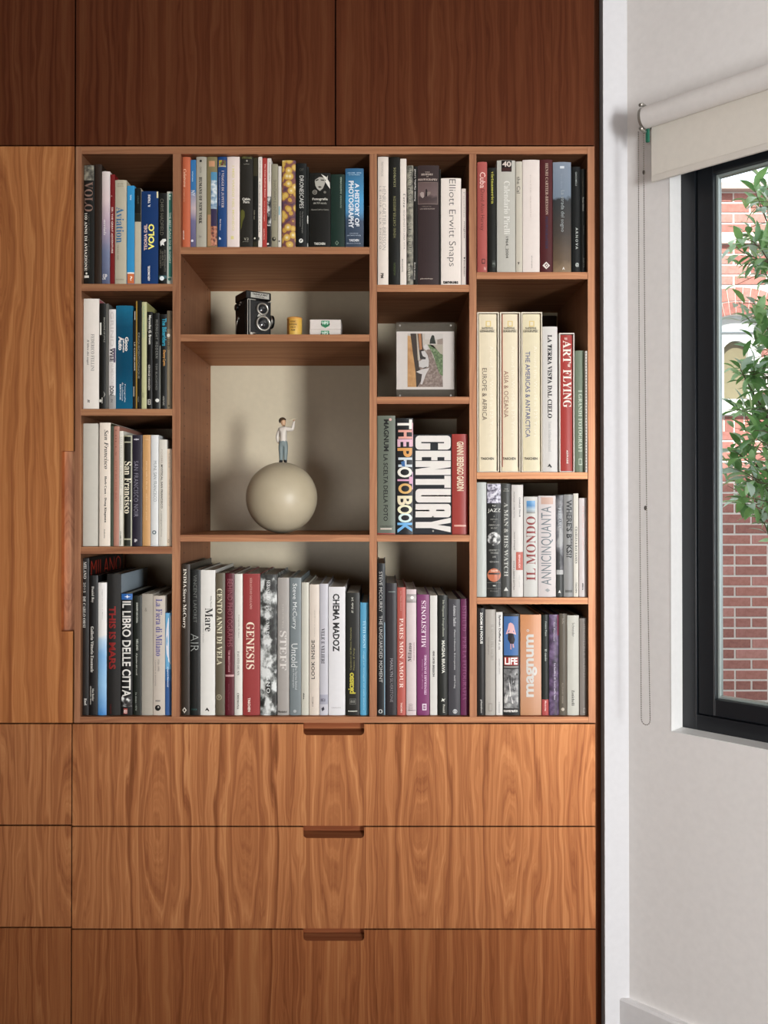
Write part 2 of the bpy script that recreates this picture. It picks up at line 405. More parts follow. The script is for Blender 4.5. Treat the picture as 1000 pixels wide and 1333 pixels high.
cabinet('tall_cabinet', 'tall walnut cabinet with a long finger pull, left of the shelves', 'cabinet', xL, xa, zf, zs,
        [(xL, xa, zf, zs, (Z_(822), Z_(587), X_(94) - X_(79), 'right'))], WD)
xc = X_(94.6)
na, nb, nd = X_(395.2), X_(474.3), Z_(942) - Z_(956.3)
WB_ = wood('walnut_bottom_shaded', z0=9, bright=1.02, red=.004, seed=6, con=.9)  # bottom drawer copy, dimmer and redder: weaker light near the floor painted in
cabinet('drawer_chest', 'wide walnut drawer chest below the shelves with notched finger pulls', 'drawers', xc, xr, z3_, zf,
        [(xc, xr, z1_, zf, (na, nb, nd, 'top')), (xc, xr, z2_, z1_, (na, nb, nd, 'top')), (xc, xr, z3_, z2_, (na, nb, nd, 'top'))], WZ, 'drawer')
cabinet('drawer_chest', 'narrow walnut drawer chest without visible pulls, bottom left', 'drawers', xL, xc, z3_, zf,
        [(xL, xc, Z_(1074.5), zf, None), (xL, xc, Z_(1207.5), Z_(1074.5), None), (xL, xc, z3_, Z_(1207.5), None)], WZ, 'drawer')
struct('trim_2', MB().box(xL, X_(786), .03, .4, 0, z3_ - .002), CARC)
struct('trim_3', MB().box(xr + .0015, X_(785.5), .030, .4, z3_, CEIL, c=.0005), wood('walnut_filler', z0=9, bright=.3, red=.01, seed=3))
# open bookcase
BD = .385
bc = thing('bookcase', 'open walnut bookcase of twelve compartments built into the cabinet wall', 'bookcase', ((xa + xr) / 2, .2, zf))
cols = [(105, 224), (234.5, 481), (490.6, 611.2), (620.7, 765.8)]
zt_, zb_ = Z_(200.3), Z_(933)
E = .0005
MB().box(X_(97.2), X_(105), 0, BD, zf + .0015, zs - .0015, c=E).build('side_panel', WV, bc)
MB().box(X_(765.8), X_(775), 0, BD, zf + .0015, zs - .0015, c=E).build('side_panel', WV, bc)
for a, b in ((224, 234.5), (481, 490.6), (611.2, 620.7)):
    MB().box(X_(a), X_(b), .0003, BD, zb_, zt_, c=E).build('divider', WV, bc)
MB().box(X_(105), X_(765.8), .0003, BD, zt_, zs - .0015, c=E).build('top_panel', WH, bc)
MB().box(X_(105), X_(765.8), .0003, BD, zf + .0015, zb_, c=E).build('bottom_panel', WH, bc)
MB().box(X_(97.3), X_(775), BD + .0005, BD + .008, zf + .002, zs - .002).build('back_panel', paint('ded0b4', .35), bc)
SH = [[(369.3, 378.6), (532.2, 541), (711.6, 721)], [(321.3, 330.6), (435.2, 444.3), (696.2, 705.2)],
      [(370.5, 379.8), (516.4, 525.7), (696.2, 705.2)], [(354, 363.2), (614.7, 623.7), (778, 786.6)]]
for (a, b), ss in zip(cols, SH):
    for t_, u_ in ss:
        MB().box(X_(a) + .0002, X_(b) - .0002, .001, BD, Z_(u_), Z_(t_), c=E).build('shelf', WH, bc)
for xs, sg in ((X_(234.5), 1), (X_(481), -1)):
    ph = MB()
    for yy in (.045, .335):
        z = zb_ + .05
        while z < zt_ - .03:
            if all(not (Z_(u_) - .006 < z < Z_(t_) + .006) for t_, u_ in SH[1]):
                c = Vector((xs + sg * .0001, yy, z)); ph.cyl(c, c + Vector((sg * .0002, 0, 0)), .0024, n=8, sm=False)
            z += .032
    ph.build('pin_holes', paint('1a0f08', .8), bc, kind='stuff')
# ---------------------------------------------------------------- books
ZONES = {  # origin x, y, scale of the enlarged view measured from, y of the shelf in that view, shelf height in the scene
 'A1': (90, 190, 6.667, 1195, 369.3), 'A2': (90, 375, 6.667, 1048, 532.2), 'A3': (90, 540, 6.667, 1143, 711.6), 'A4': (90, 715, 5.795, 1255, 933),
 'B1': (225, 190, 7.143, 937, 321.3), 'B2': (355, 190, 7.143, 940, 321.3), 'C1': (480, 190, 6.667, 1200, 370.5), 'D1': (605, 190, 5.556, 908, 354),
 'D2': (605, 390, 5.556, 1245, 614.7), 'D3': (605, 615, 5.556, 902, 778), 'D4': (605, 775, 5.556, 870, 933),
 'C3': (480, 525, 7.143, 1220, 696.2), 'C4': (480, 700, 5.443, 1265, 933), 'B3': (225, 700, 5.443, 1258, 933), 'B4': (355, 700, 5.443, 1262, 933)}
PLACE = {'A1': 'top left', 'A2': 'second left', 'A3': 'third left', 'A4': 'bottom left', 'B1': 'top middle', 'B2': 'top middle', 'C1': 'upper right centre',
 'D1': 'top right', 'D2': 'tall right', 'D3': 'lower right', 'D4': 'bottom right', 'C3': 'small centre', 'C4': 'bottom centre', 'B3': 'bottom middle', 'B4': 'bottom middle'}
PAGES = paint('e9e2d2', .8)
def fix(h, rough=.5):                                  # printed card and cloth: low gloss, slightly muted inks
    c = [int(h[i:i+2], 16) / 255 for i in (0, 2, 4)]; l = sum(c) / 3
    g = .84 + .24 * min(1, max(0, (l - .25) / .5))
    c = [max(0, min(1, (l + (v - l) * .93) * g)) for v in c]
    return paint('%02x%02x%02x' % tuple(int(v * 255) for v in c), rough, 0, .28)
last_x = {}
def book(zn, xl, xr, top, color, label, kind='h', d=.24, marks=(), side=None, rec=.014, name='book', rough=.4, flat=False):
    ox, oy, s_, fl, sh = ZONES[zn]
    Y0 = rec
    zbase = Z_(sh) + .0003
    pxm = lambda zx, zy: P(ox + zx / s_, oy + zy / s_, Y0)
    ymid = (top + fl) / 2
    xa_, xb_ = pxm(xl, ymid).x, pxm(xr, ymid).x
    prev = last_x.get(zn[0] + sh.__str__())
    if prev is not None and xa_ < prev + .0003 and rec < .1: xa_ = prev + .0003
    ztop = pxm((xl + xr) / 2, top).z
    ztop = min(ztop, Z_({'A1': 200.3, 'B1': 200.3, 'B2': 200.3, 'C1': 200.3, 'D1': 200.3, 'A2': 378.6, 'A3': 541, 'A4': 721, 'D2': 363.2, 'D3': 623.7, 'D4': 786.6, 'C3': 525.7}.get(zn, 705.2)) - .0015)
    # no book may reach into the cabinetry
    lo, hi = [(X_(a), X_(b)) for (a, b) in cols][{'A': 0, 'B': 1, 'C': 2, 'D': 3}[zn[0]]]
    xa_ = max(xa_, lo + .0006); xb_ = min(xb_, hi - .0006)
    if rec < .1: last_x[zn[0] + sh.__str__()] = xb_
    w_ = xb_ - xa_; h_ = ztop - zbase; xc_ = (xa_ + xb_) / 2
    o = Vector((xc_, Y0 + .12, zbase))
    t = thing(name, label, 'book' if name != 'slipcase' else 'slipcase', o, 'books in the %s compartment' % PLACE[zn])
    if name == 'slipcase': t['group'] = 'slipcases in the tall right compartment'
    mat = color if not isinstance(color, str) else fix(color, rough)
    bul = 0 if flat else min(.0026, w_ * .12) if kind == 'h' else min(.001, w_ * .05)
    hw = w_ / 2; e = min(.0022, hw * .35)
    yf = lambda X: Y0 + (e if kind != 'c' else 0) - bul * (1 - min(1, abs(X - xc_) / hw) ** 2.0)
    if kind == 'c':
        yf = lambda X: Y0
    if kind == 'c':                              # slipcase: box open towards the viewer
        th = .0028; m = MB()
        for q in ((xa_, xa_ + th, Y0, Y0 + d, zbase, ztop), (xb_ - th, xb_, Y0, Y0 + d, zbase, ztop)): MB().box(*q, c=.0006).build('side_board', mat, t)
        MB().box(xa_ + th, xb_ - th, Y0, Y0 + d, ztop - th, ztop, c=.0004).build('top_board', mat, t)
        MB().box(xa_ + th, xb_ - th, Y0, Y0 + d, zbase, zbase + th, c=.0004).build('bottom_board', mat, t)
        MB().box(xa_ + th, xb_ - th, Y0 + d - th, Y0 + d, zbase + th, ztop - th).build('back_board', mat, t); return t, yf
    tb = min(.0026, w_ * .16) if kind == 'h' else min(.0006, w_ * .1)
    n = 8
    outer = [(xb_, Y0 + d)] + [(xc_ + hw * (1 - 2 * i / n), yf(xc_ + hw * (1 - 2 * i / n))) for i in range(n + 1)] + [(xa_, Y0 + d)]
    inner = [(xb_ - tb, Y0 + d)] + [(xc_ + (hw - tb) * (1 - 2 * i / n), yf(xc_ + hw * (1 - 2 * i / n)) + tb * 1.1) for i in range(n + 1)] + [(xa_ + tb, Y0 + d)]
    m = MB(); k = len(outer)
    vs = [(x, y, z) for z in (zbase, ztop) for x, y in outer] + [(x, y, z) for z in (zbase, ztop) for x, y in inner]
    fs = []
    for i in range(k - 1):
        fs += [(i, i + 1, k + i + 1, k + i), (2 * k + i, 3 * k + i, 3 * k + i + 1, 2 * k + i + 1), (i, 2 * k + i, 2 * k + i + 1, i + 1), (k + i, k + i + 1, 3 * k + i + 1, 3 * k + i)]
    for i in (0, k - 1): fs.append((i, k + i, 3 * k + i, 2 * k + i))
    m.add(vs, fs); m.build('cover', mat, t)
    ins = .003 if kind == 'h' else .0004
    MB().box(xa_ + tb + .0001, xb_ - tb - .0001, Y0 + e + tb + .001, Y0 + d - ins - .0005, zbase + (ins if kind == 'h' else .0001), ztop - ins).build('pages', PAGES, t)
    lay = [0]
    for mk in marks:
        lay[0] += 1; pr = .00018 * min(lay[0], 8) + .0002
        yy = lambda X, pr=pr: yf(X) - pr
        ty = mk[0]
        if ty in ('b', 'p'):                     # printed band or picture, 1 dm of paper thickness off the spine
            _, x0, x1, y0, y1, c = mk[:6]
            a = pxm(x0, (y0 + y1) / 2).x; b = pxm(x1, (y0 + y1) / 2).x; zt2 = pxm(x0, y0).z; zb2 = pxm(x0, y1).z
            a = max(a, xa_ + .0001); b = min(b, xb_ - .0001); zb2 = max(zb2, zbase); zt2 = min(zt2, ztop)
            q = MB(); xs = [a + (b - a) * i / 6 for i in range(7)]
            vs = [(x, yy(x), z) for z in (zb2, zt2) for x in xs] + [(x, yf(x) + .0003, z) for z in (zb2, zt2) for x in xs]
            fs = [(i, i + 1, 8 + i, 7 + i) for i in range(6)] + [(7 + i, 8 + i, 22 + i, 21 + i) for i in range(6)] + [(i, 14 + i, 15 + i, i + 1) for i in range(6)] + [(0, 7, 21, 14), (6, 20, 27, 13)]
            q.add(vs, fs); q.build('band' if ty == 'b' else 'picture', fix(c, rough) if isinstance(c, str) else c, t)
        elif ty == 'd':                          # round emblem: cx, cy, r, colour
            _, x0, y0, r, c = mk
            cc = pxm(x0, y0); R = r / s_ * K; q = MB(); nn = 20
            vs = [(cc.x + R * math.cos(6.2832 * i / nn), yy(cc.x + R * math.cos(6.2832 * i / nn)), cc.z + R * math.sin(6.2832 * i / nn)) for i in range(nn)]
            q.add([(cc.x, yy(cc.x), cc.z)] + vs, [(0, 1 + i, 1 + (i + 1) % nn) for i in range(nn)])
            q.build('emblem', fix(c, rough) if isinstance(c, str) else c, t)
        elif ty == 'g':                          # polygon emblem: points, colour
            _, pts, c = mk
            q = MB(); v3 = [pxm(*p_) for p_ in pts]; cx_ = sum(v.x for v in v3) / len(v3); cz_ = sum(v.z for v in v3) / len(v3)
            q.add([(cx_, yy(cx_), cz_)] + [(v.x, yy(v.x), v.z) for v in v3], [(0, 1 + i, 1 + (i + 1) % len(v3)) for i in range(len(v3))])
            q.build('emblem', fix(c, rough), t)
        elif ty == 't':                          # lettering: string, x0, x1, y0, y1, colour, direction, style, bold, spacing
            _, st, x0, x1, y0, y1, c, dr = mk[:8]
            sty = mk[8] if len(mk) > 8 else 'n'; bo = mk[9] if len(mk) > 9 else .012; spc = mk[10] if len(mk) > 10 else 1.0
            ym = (y0 + y1) / 2
            a, b = pxm(x0, ym).x, pxm(x1, ym).x
            q = text_mb(MB(), st, max(a, xa_ + .0002), min(b, xb_ - .0002), pxm(x0, y0).z, pxm(x0, y1).z, dr, yy, sty, spc, bo)
            if q.v: q.build('lettering', fix(c, rough), t)
    if side:                                     # printed cover seen from the side: (which side, colour)
        sx = xb_ + .0001 if side[0] == 'r' else xa_ - .0001
        MB().add([(sx, Y0 + .004, zbase + .001), (sx, Y0 + d - .001, zbase + .001), (sx, Y0 + d - .001, ztop - .001), (sx, Y0 + .004, ztop - .001)], [(0, 1, 2, 3)]).build('cover_print', fix(side[1], .5) if isinstance(side[1], str) else side[1], t)
    return t, yf
T = lambda *a: ('t',) + a
Bn = lambda *a: ('b',) + a
Pc = lambda *a: ('p',) + a
MOSS = pic('print_stone', [(.35, '3c3a33'), (.5, '6d6a5e'), (.65, '94907f')], 90)
BW = pic('print_bw_photo', [(.38, '0c0c0c'), (.48, '4a4a4a'), (.55, 'b9b9b6'), (.65, 'e8e8e4')], 85)
BW2 = pic('print_bw_mountains', [(.36, '141614'), (.47, '3c3f3c'), (.53, '8e918e'), (.62, 'dcdedb')], 55, zs=.8, detail=7)
FLOR = pic('print_flowers', [(0, 'e0cfa4'), (.2, 'cfae58'), (.42, 'c0953c'), (.56, '7a4a44'), (.75, '50344a')], 62, 'voronoi', interp='CONSTANT')
SKY1 = grad('print_dusk_sky', [(0, '4f5773'), (.3, '6d7590'), (.55, 'b09aa8'), (.75, 'd3bfbf'), (1, 'd8cdc8')], .06)
SKY2 = grad('print_cloud_sky', [(0, '3f84c4'), (.22, '8fbde0'), (.45, '7fb0dc'), (.56, 'b9d3e6'), (.60, 'e8e6e2'), (1, 'ece8e3')], .04)
TEAL = grad('print_teal', [(0, '0f5c7d'), (.4, '0c4560'), (.8, '0e4a66'), (1, '1a6a8a')], .05, rough=.18)
HIST = grad('print_blue_history', [(0, '2d3b4c'), (.35, '33455c'), (.45, '4a86b0'), (.62, '3f93c2'), (.85, '2f7199'), (1, '24587f')], .04)
STRADA = grad('print_road_dream', [(0, '8b7254'), (.12, '5d4a35'), (.35, '3a3028'), (.6, '242626'), (.66, '1f2326'), (.69, '6f7d8c'), (1, '7f8a98')], .05, 60)
PURP = pic('print_purple', [(.35, '2a1a33'), (.5, '4f3a5c'), (.66, '7a6488')], 60)
DUO = grad('print_city_dusk', [(0, '5b5674'), (.3, '6e6a8c'), (.45, 'c2aeb0'), (.6, '8d8fa6'), (.66, '2f6fa5'), (1, '2c6fa8')], .05)
# ---- column one, top compartment
Z = 'A1'
book(Z, 118, 217, 165, '1d1f1c', 'tall black book with brown serif letters, first in the top left compartment', marks=[
 Pc(122, 213, 168, 298, MOSS), T('VOLO', 132, 205, 312, 570, '8d6f62', 'd', 's', .0), T('100 ANNI DI AVIAZIONE', 133, 158, 585, 1085, 'd8d4c8', 'd', 's', .01),
 T('I grandi velivoli, i grandi uomini del cielo', 165, 178, 600, 1080, '6f6a60', 'd'), ('d', 152, 1107, 9, 'd8d4c8'), Bn(132, 172, 1125, 1145, 'cfcbc0')], rough=.3)
book(Z, 220, 280, 158, '33241a', 'plain dark brown book behind the black aviation book at top left', d=.25)
book(Z, 283, 352, 220, SKY1, 'book with a pink and slate blue dusk sky spine', marks=[T('aerials', 300, 322, 640, 775, 'd9d2d2', 'd', 'i', .0), T('SP', 288, 330, 1112, 1160, 'd6d2d0', 'h', 'i')])
book(Z, 356, 394, 245, '8f1d1f', 'slim dark red book with tiny white capitals in the top left compartment', 's', marks=[T('SIR: THE GREAT ADVENTURE', 365, 380, 530, 930, 'd8c4bb', 'd', 'n', .02), T('A', 362, 374, 425, 440, 'd8c4bb', 'h')])
book(Z, 397, 496, 295, 'b3ab95', 'grey beige book with large blue serif word down its spine', marks=[
 T('Aviation', 408, 476, 530, 840, '2f74a8', 'd', 's', -.01), T('THE EARLY YEARS', 418, 430, 860, 990, '8b8574', 'd'), T('PICTURE', 420, 470, 325, 335, '8b8574', 'h'), T('COLLECTION', 418, 472, 345, 355, '8b8574', 'h'), T('PICTURES', 405, 475, 1155, 1165, '8b8574', 'h')])
book(Z, 501, 565, 343, '2f95cf', 'bright light blue book with an orange foot band', 's', marks=[Bn(503, 563, 1100, 1193, 'd9703c'), Bn(503, 563, 1096, 1108, 'e8e2da'), T('icarus', 528, 545, 425, 468, 'c8dff0', 'd'), T('?', 528, 548, 1130, 1170, 'f0e0d0', 'h')])
book(Z, 568, 622, 365, 'b8af97', 'narrow book, black above and beige below, beside the wide blue book', 's', marks=[Bn(568, 622, 366, 585, '0d100e'), Bn(568, 622, 586, 656, '262a20'), T('cieli', 592, 606, 430, 500, '5a6a60', 'd')])
book(Z, 626, 772, 393, '123f7d', 'wide royal blue book with a yellow word in rounded capitals', marks=[
 T('R. TRERE', 686, 706, 422, 528, 'e4e0d8', 'u', 'n', .03), T('TEORIA DEL', 650, 678, 680, 906, 'd8b8ae', 'u', 'n', .03), T('VOLO', 688, 740, 678, 900, 'f1e36b', 'u', 'n', .05),
 T('AEROMODEL', 684, 703, 1040, 1172, 'e4e0d8', 'u', 'n', .03), Bn(760, 772, 396, 450, 'd8cfa0')], rough=.3)
book(Z, 776, 846, 408, '101410', 'black book with a small white astronaut figure on the spine', marks=[
 T('CHRIS HADFIELD', 790, 820, 458, 775, '7d7a6c', 'd', 'n', -.005), ('g', [(790, 830), (812, 808), (838, 805), (842, 822), (822, 838), (826, 866), (808, 856), (796, 872), (792, 852)], 'd8d8d2'),
 T('AN ASTRONAUT\'S', 826, 838, 900, 1090, '7d7a6c', 'd'), T('GUIDE TO', 806, 820, 915, 1040, '7d7a6c', 'd'), T('LIFE ON EARTH', 788, 802, 900, 1060, '7d7a6c', 'd'), Bn(778, 844, 1125, 1150, '3a6a70'), ('d', 806, 1150, 20, 'd8e0e0')])
book(Z, 849, 903, 393, 'b9bdb0', 'slim teal green paperback with pale edges, last in the top left compartment', 's', marks=[
 Bn(863, 893, 412, 1135, '3f8b7a'), T('THE BEST PLACE TO BE TODAY', 868, 886, 575, 1020, 'c9dcd0', 'd', 'n', .02), T('b', 868, 884, 425, 470, 'c9dcd0', 'd'), ('d', 872, 1155, 14, '3f7d6e')])
# ---- column one, second compartment
Z = 'A2'
book(Z, 106, 257, 92, 'd6cec4', 'wide off-white book with faint grey serif lettering, second left compartment', marks=[
 T('FEDERICO FELLINI', 190, 218, 400, 720, '8f8b85', 'd', 's', -.02), T('Il libro dei sogni', 152, 174, 448, 668, '6f6b66', 'd', 'i', -.02), T('R', 160, 180, 965, 995, '6f6b66', 'd', 'i')], side=('r', 'b5646a'), d=.27)
book(Z, 261, 316, 132, '131410', 'black book with white mark beside the wide off-white book', marks=[Bn(264, 280, 300, 405, 'd8d6cc'), T('MAGAZINE OF STYLE', 299, 312, 255, 470, '8f8d84', 'd'), ('d', 270, 978, 13, 'd0cec4'), T('A', 299, 312, 895, 950, '8f8d84', 'd'), Bn(282, 290, 950, 1000, 'a8a69c')])
book(Z, 319, 339, 134, '6b6964', 'thin plain grey book in the second left compartment', 's')
book(Z, 343, 402, 184, 'd2ccc8', 'white book with grey print fragments and grey foot', marks=[
 Bn(344, 400, 930, 1046, '9c9896'), T('WEE', 352, 392, 520, 640, '3c3440', 'd', 'n', .03), T('DON', 352, 388, 850, 930, '3a3836', 'd', 'n', .04), Bn(386, 400, 520, 645, '6a5c74'), T('NUMEROTRE', 362, 388, 655, 845, 'bdb6b2', 'd'), T('GRIND', 360, 388, 205, 510, 'bfb8b4', 'd'), T('IN', 364, 380, 965, 990, '5a5654', 'd')])
book(Z, 404, 550, 152, TEAL, 'wide glossy teal book with white rounded logo lettering', marks=[
 T('Auto', 428, 466, 420, 540, 'd9d6d0', 'd', 'n', .05, .9), T('photo', 462, 482, 440, 560, 'd9d6d0', 'd', 'n', .05, .9), T('Gooo', 486, 516, 425, 548, 'd9d6d0', 'd', 'n', .05, .9),
 T('Fotografie', 478, 492, 835, 990, 'b9c8ce', 'd'), T('da collezione', 460, 472, 820, 980, 'b9c8ce', 'd'), T('BERTONE', 440, 452, 835, 970, 'c9d4d8', 'd', 'n', .03)], rough=.18)
book(Z, 553, 577, 196, '151511', 'thin black paperback right of the glossy teal book', 's', marks=[T('LE CORBUSIER', 563, 573, 470, 720, 'bdbab0', 'd'), Bn(567, 573, 200, 275, 'bdbab0'), Bn(556, 566, 855, 940, '9a978e')])
book(Z, 579, 590, 112, 'a98532', 'very thin golden yellow book edge in the second left compartment', 's', d=.26)
book(Z, 592, 626, 106, '171913', 'tall thin black book with grey spaced lettering beside golden edge', 's', marks=[T('CINQUECENTOCINQUE', 594, 611, 385, 785, '8b8b82', 'd', 'n', .02), T('TREA', 594, 604, 940, 990, '8b8b82', 'd')], d=.26)
book(Z, 629, 671, 120, 'b9b988', 'pale yellow green slim book standing taller than its right neighbour', marks=[T('APARTMENTS', 638, 654, 150, 430, '8fb098', 'd', 'n', .0), T('mo', 634, 650, 910, 950, '8c9070', 'd')], side=('r', 'a8a468'), d=.26)
book(Z, 674, 720, 205, '12130f', 'black book with white bold name and small line emblem at foot', marks=[
 T('Mercedes G. Brown', 690, 712, 235, 487, 'cfccc2', 'd', 'n', .03), T('GEORGE HOAGEN', 686, 702, 665, 885, 'bdbab0', 'd', 'n', .02), T('IEI', 678, 708, 965, 1012, 'bdbab0', 'h'), T('NEW WORKS', 680, 686, 260, 380, '9a978e', 'd')])
book(Z, 723, 781, 216, '131512', 'black book with widely spaced thin grey capitals', marks=[T('MIDNIGHT MODERN', 750, 770, 275, 608, '8f9088', 'd', 'n', .0, 1.3), T('TOM BLACHFORD', 750, 766, 655, 885, '8f9088', 'd', 'n', .0, 1.3), ('d', 765, 975, 16, 'd0cec6')])
book(Z, 784, 846, 226, '10130f', 'black book with cyan and orange bold lettering', marks=[Bn(784, 791, 500, 1046, 'a8aaa4'), T('The Bikeriders', 808, 844, 262, 502, '2f9db8', 'd', 'n', .04), T('Danny Lyon', 812, 838, 538, 675, 'd99a4e', 'd', 'n', .04), T('APERTURE', 814, 828, 938, 1018, 'a8a69c', 'd')])
book(Z, 849, 890, 196, '93836a', 'tan paperback with darker head, last in the second left compartment', 's', marks=[Bn(849, 890, 198, 355, '776a55'), ('d', 862, 410, 15, 'd8cfc0'), T('FOTO', 850, 876, 440, 532, '6a5a42', 'd', 's'), ('d', 866, 1022, 8, '5a4a36')])
# ---- column one, third compartment
Z = 'A3'
book(Z, 105, 248, 75, 'bdb8ac', 'wide plain pale grey book, first in the third left compartment', d=.26)
book(Z, 261, 356, 68, 'ddd0c0', 'cream book with heavy black italic lettering', marks=[
 T('San Francisco', 306, 340, 130, 470, '1d1b18', 'd', 'i', .0), T('Herb Caen - Dong Kingman', 304, 326, 533, 935, '1d1b18', 'd', 's', .01), T('doubleday', 302, 314, 992, 1072, '5a5650', 'd')], side=('r', '4c5038'), d=.27)
book(Z, 360, 383, 96, '4f5a48', 'thin dark moss green book in the third left compartment', 's', d=.27)
book(Z, 385, 432, 98, 'b9806c', 'dusty terracotta pink book with faint lettering', marks=[T('HILLS', 398, 412, 130, 355, '9a6252', 'd', 'n', 0), T('CITY BY THE BAY', 398, 416, 400, 760, 'b0705e', 'd')], d=.26)
book(Z, 435, 468, 140, 'd6d2c4', 'slim white book with faint grey lettering beside terracotta book', 's', marks=[T('SAN FRANCISCO VICTORIANS', 440, 458, 190, 640, 'b9b6aa', 'd'), T('PORTRAIT', 440, 452, 700, 830, 'b0aca0', 'd'), T('OLMSTED', 440, 452, 1010, 1130, '6a6a60', 'd')])
book(Z, 470, 544, 178, 'a9a88c', 'book with black spine panel, pale border and large cream serif letters', marks=[
 Bn(478, 535, 190, 232, '15170e'), Bn(478, 535, 242, 1072, '15170e'), Bn(476, 532, 1086, 1138, '2a2e22'), T('San Francisco', 480, 540, 405, 856, 'dfd8c0', 'd', 's', .0)])
book(Z, 547, 633, 175, '2f2a3c', 'dark purple navy book with thin spaced capitals', marks=[T('SAN FRANCISCO NOIR', 562, 600, 402, 885, '9c98a6', 'd', 'n', -.012, 1.15), Bn(562, 606, 208, 218, 'bdb9c0'), ('d', 585, 214, 8, 'bdb9c0'), T('&', 566, 592, 1075, 1108, 'c9c5c8', 'd', 'n', .03)])
book(Z, 636, 704, 175, 'd09d62', 'soft orange book with faint pale lettering in the third left compartment', marks=[T('stairway walks in the city', 664, 682, 400, 650, 'e0bd90', 'd'), T('wilderness press', 664, 680, 680, 915, 'dcb888', 'd'), T('Walks', 655, 690, 205, 220, 'dcb888', 'h')])
book(Z, 708, 773, 175, 'cfd0ce', 'cool white book with grey italic capitals and ring emblem', marks=[T('MUNI, SAN FRANCISCO', 728, 760, 400, 752, '5a6a70', 'd', 'n', -.015), ('d', 739, 1020, 18, '6b7c82'), ('d', 739, 1020, 9, 'cfd0ce')])
book(Z, 777, 848, 215, 'cdc8bc', 'off-white book with dark spaced capitals, second from the right', marks=[T('MYSTICAL SAN FRANCISCO', 797, 813, 432, 812, '4c463e', 'd', 'n', .02, 1.1), T('POEMS', 800, 812, 300, 420, 'b4a89c', 'd'), T('a photographic journey', 797, 807, 838, 1060, '9a948a', 'd')])
book(Z, 846, 889, 295, 'd9c2a8', 'short pale peach paperback, last in the third left compartment', 's', marks=[T('tales', 862, 878, 330, 460, 'bfae98', 'd'), T('of the city', 862, 876, 560, 800, 'c4b098', 'd'), T('Q', 856, 868, 1080, 1112, '8a7a66', 'd')])
# ---- column one, bottom compartment
Z = 'A4'
b_, yf_ = book(Z, 89, 146, 68, '232323', 'tallest charcoal book at far left with a red lettered side cover', marks=[
 T('MILANO', 106, 130, 95, 222, 'c8c5be', 'd', 's', -.01), T('2015', 106, 124, 250, 328, 'c8c5be', 'd', 's', -.01), T('DE CARLO ORSI', 100, 124, 355, 592, 'c8c5be', 'd', 's', -.01), T('Enel', 114, 132, 1125, 1176, 'c8c5be', 'd', 's')], side=('r', '1a1716'), d=.29)
g = glyphs('MILANO', 'n', 1.0, -.02); q = MB()
bx_ = P(90 + 147 / 5.795, 830, .014).x + .0006
zt2 = P(115, 729, .014).z
q.add([(bx_, .03 + u * .25, zt2 - .045 + v * .042) for u, v in g[0]], g[1]); q.build('lettering', paint('b2331f', .5), b_)
book(Z, 149, 214, 198, '17191a', 'black book with three white serif lines beside tallest charcoal book', marks=[T('Daniel Rey', 166, 188, 280, 402, 'cfccc4', 'd', 's', -.01), T('Galleria Vittorio Emanuele', 162, 186, 583, 928, 'cfccc4', 'd', 's', -.01), T('Max Bunker', 174, 188, 1050, 1145, 'bdbab2', 'd', 's'), T('Alessandro Russo', 158, 170, 1030, 1172, 'bdbab2', 'd', 's')], d=.26)
book(Z, 217, 281, 252, SKY2, 'book with cloudy blue sky on its lower spine', marks=[T('viaggio nel cielo di Milano', 246, 256, 300, 530, 'b9b4b0', 'd')])
book(Z, 284, 388, 187, '262624', 'thick charcoal book with uneven bright red cut-out letters', marks=[T('THIS IS MARS', 300, 352, 430, 905, 'a32420', 'd', 'n', .035, 1.0), T('TASCO', 308, 320, 1165, 1240, '7c1c1a', 'd')], side=('r', '8f9da6'), d=.25)
book(Z, 391, 477, 332, '141617', 'thick black book with tall white condensed capitals and blue head band', marks=[
 Bn(394, 476, 336, 380, '2f6fc0'), ('g', [(415, 358), (435, 354), (438, 342), (446, 354), (466, 358), (446, 362), (438, 372), (435, 362)], 'e0e4ec'),
 T("IL LIBRO DELLE CITTA'", 400, 468, 392, 1122, 'd6d3cc', 'd', 'n', .02), Pc(394, 472, 1112, 1188, BW), Bn(412, 440, 1200, 1242, 'b0453c'), T('IEI', 414, 438, 1210, 1236, 'e8d8d0', 'h')])
book(Z, 482, 546, 352, '1e2620', 'dark green black book with small white serif lines, bottom left compartment', marks=[T('ROBERTO BRUGHERA', 506, 520, 402, 556, 'b4b8ae', 'd', 's'), T('MILANO', 506, 522, 676, 762, 'b4b8ae', 'd', 's'), T('Il fascino dei secoli', 502, 516, 782, 950, 'b4b8ae', 'd', 'i'), T('In domo 1870', 500, 512, 1078, 1215, '9aa096', 'd', 's')])
book(Z, 548, 631, 337, 'a9a195', 'thick plain beige cloth book in the bottom left compartment', marks=[T('&', 570, 590, 440, 470, '8f887c', 'h')], rough=.8)
book(Z, 634, 722, 351, 'c0b5a8', 'pale beige book with violet blue serif title and round black emblem', marks=[
 T('La Fiera di Milano', 654, 702, 375, 806, '5a54a0', 'd', 's', -.02), T('1920-1995', 668, 682, 828, 920, '8c8680', 'd'), T('Lavoro e societa', 648, 658, 838, 1030, '9c9690', 'd'), ('d', 670, 1196, 22, '1c1b1a'), ('d', 674, 1190, 7, 'a8a098'), Bn(652, 688, 1138, 1148, '8c8680')])
book(Z, 724, 770, 480, '3f7fc0', 'short sky blue book with a white balloon shape, last at bottom left', marks=[
 Bn(726, 768, 482, 905, '6fb2dc'), ('g', [(768, 500), (748, 520), (734, 600), (728, 700), (736, 790), (752, 850), (768, 870)], 'dcd8e0'), Bn(726, 768, 990, 1250, '3c66a8'), T('esperienza', 738, 752, 885, 1040, 'd4dce8', 'd', 'i')])
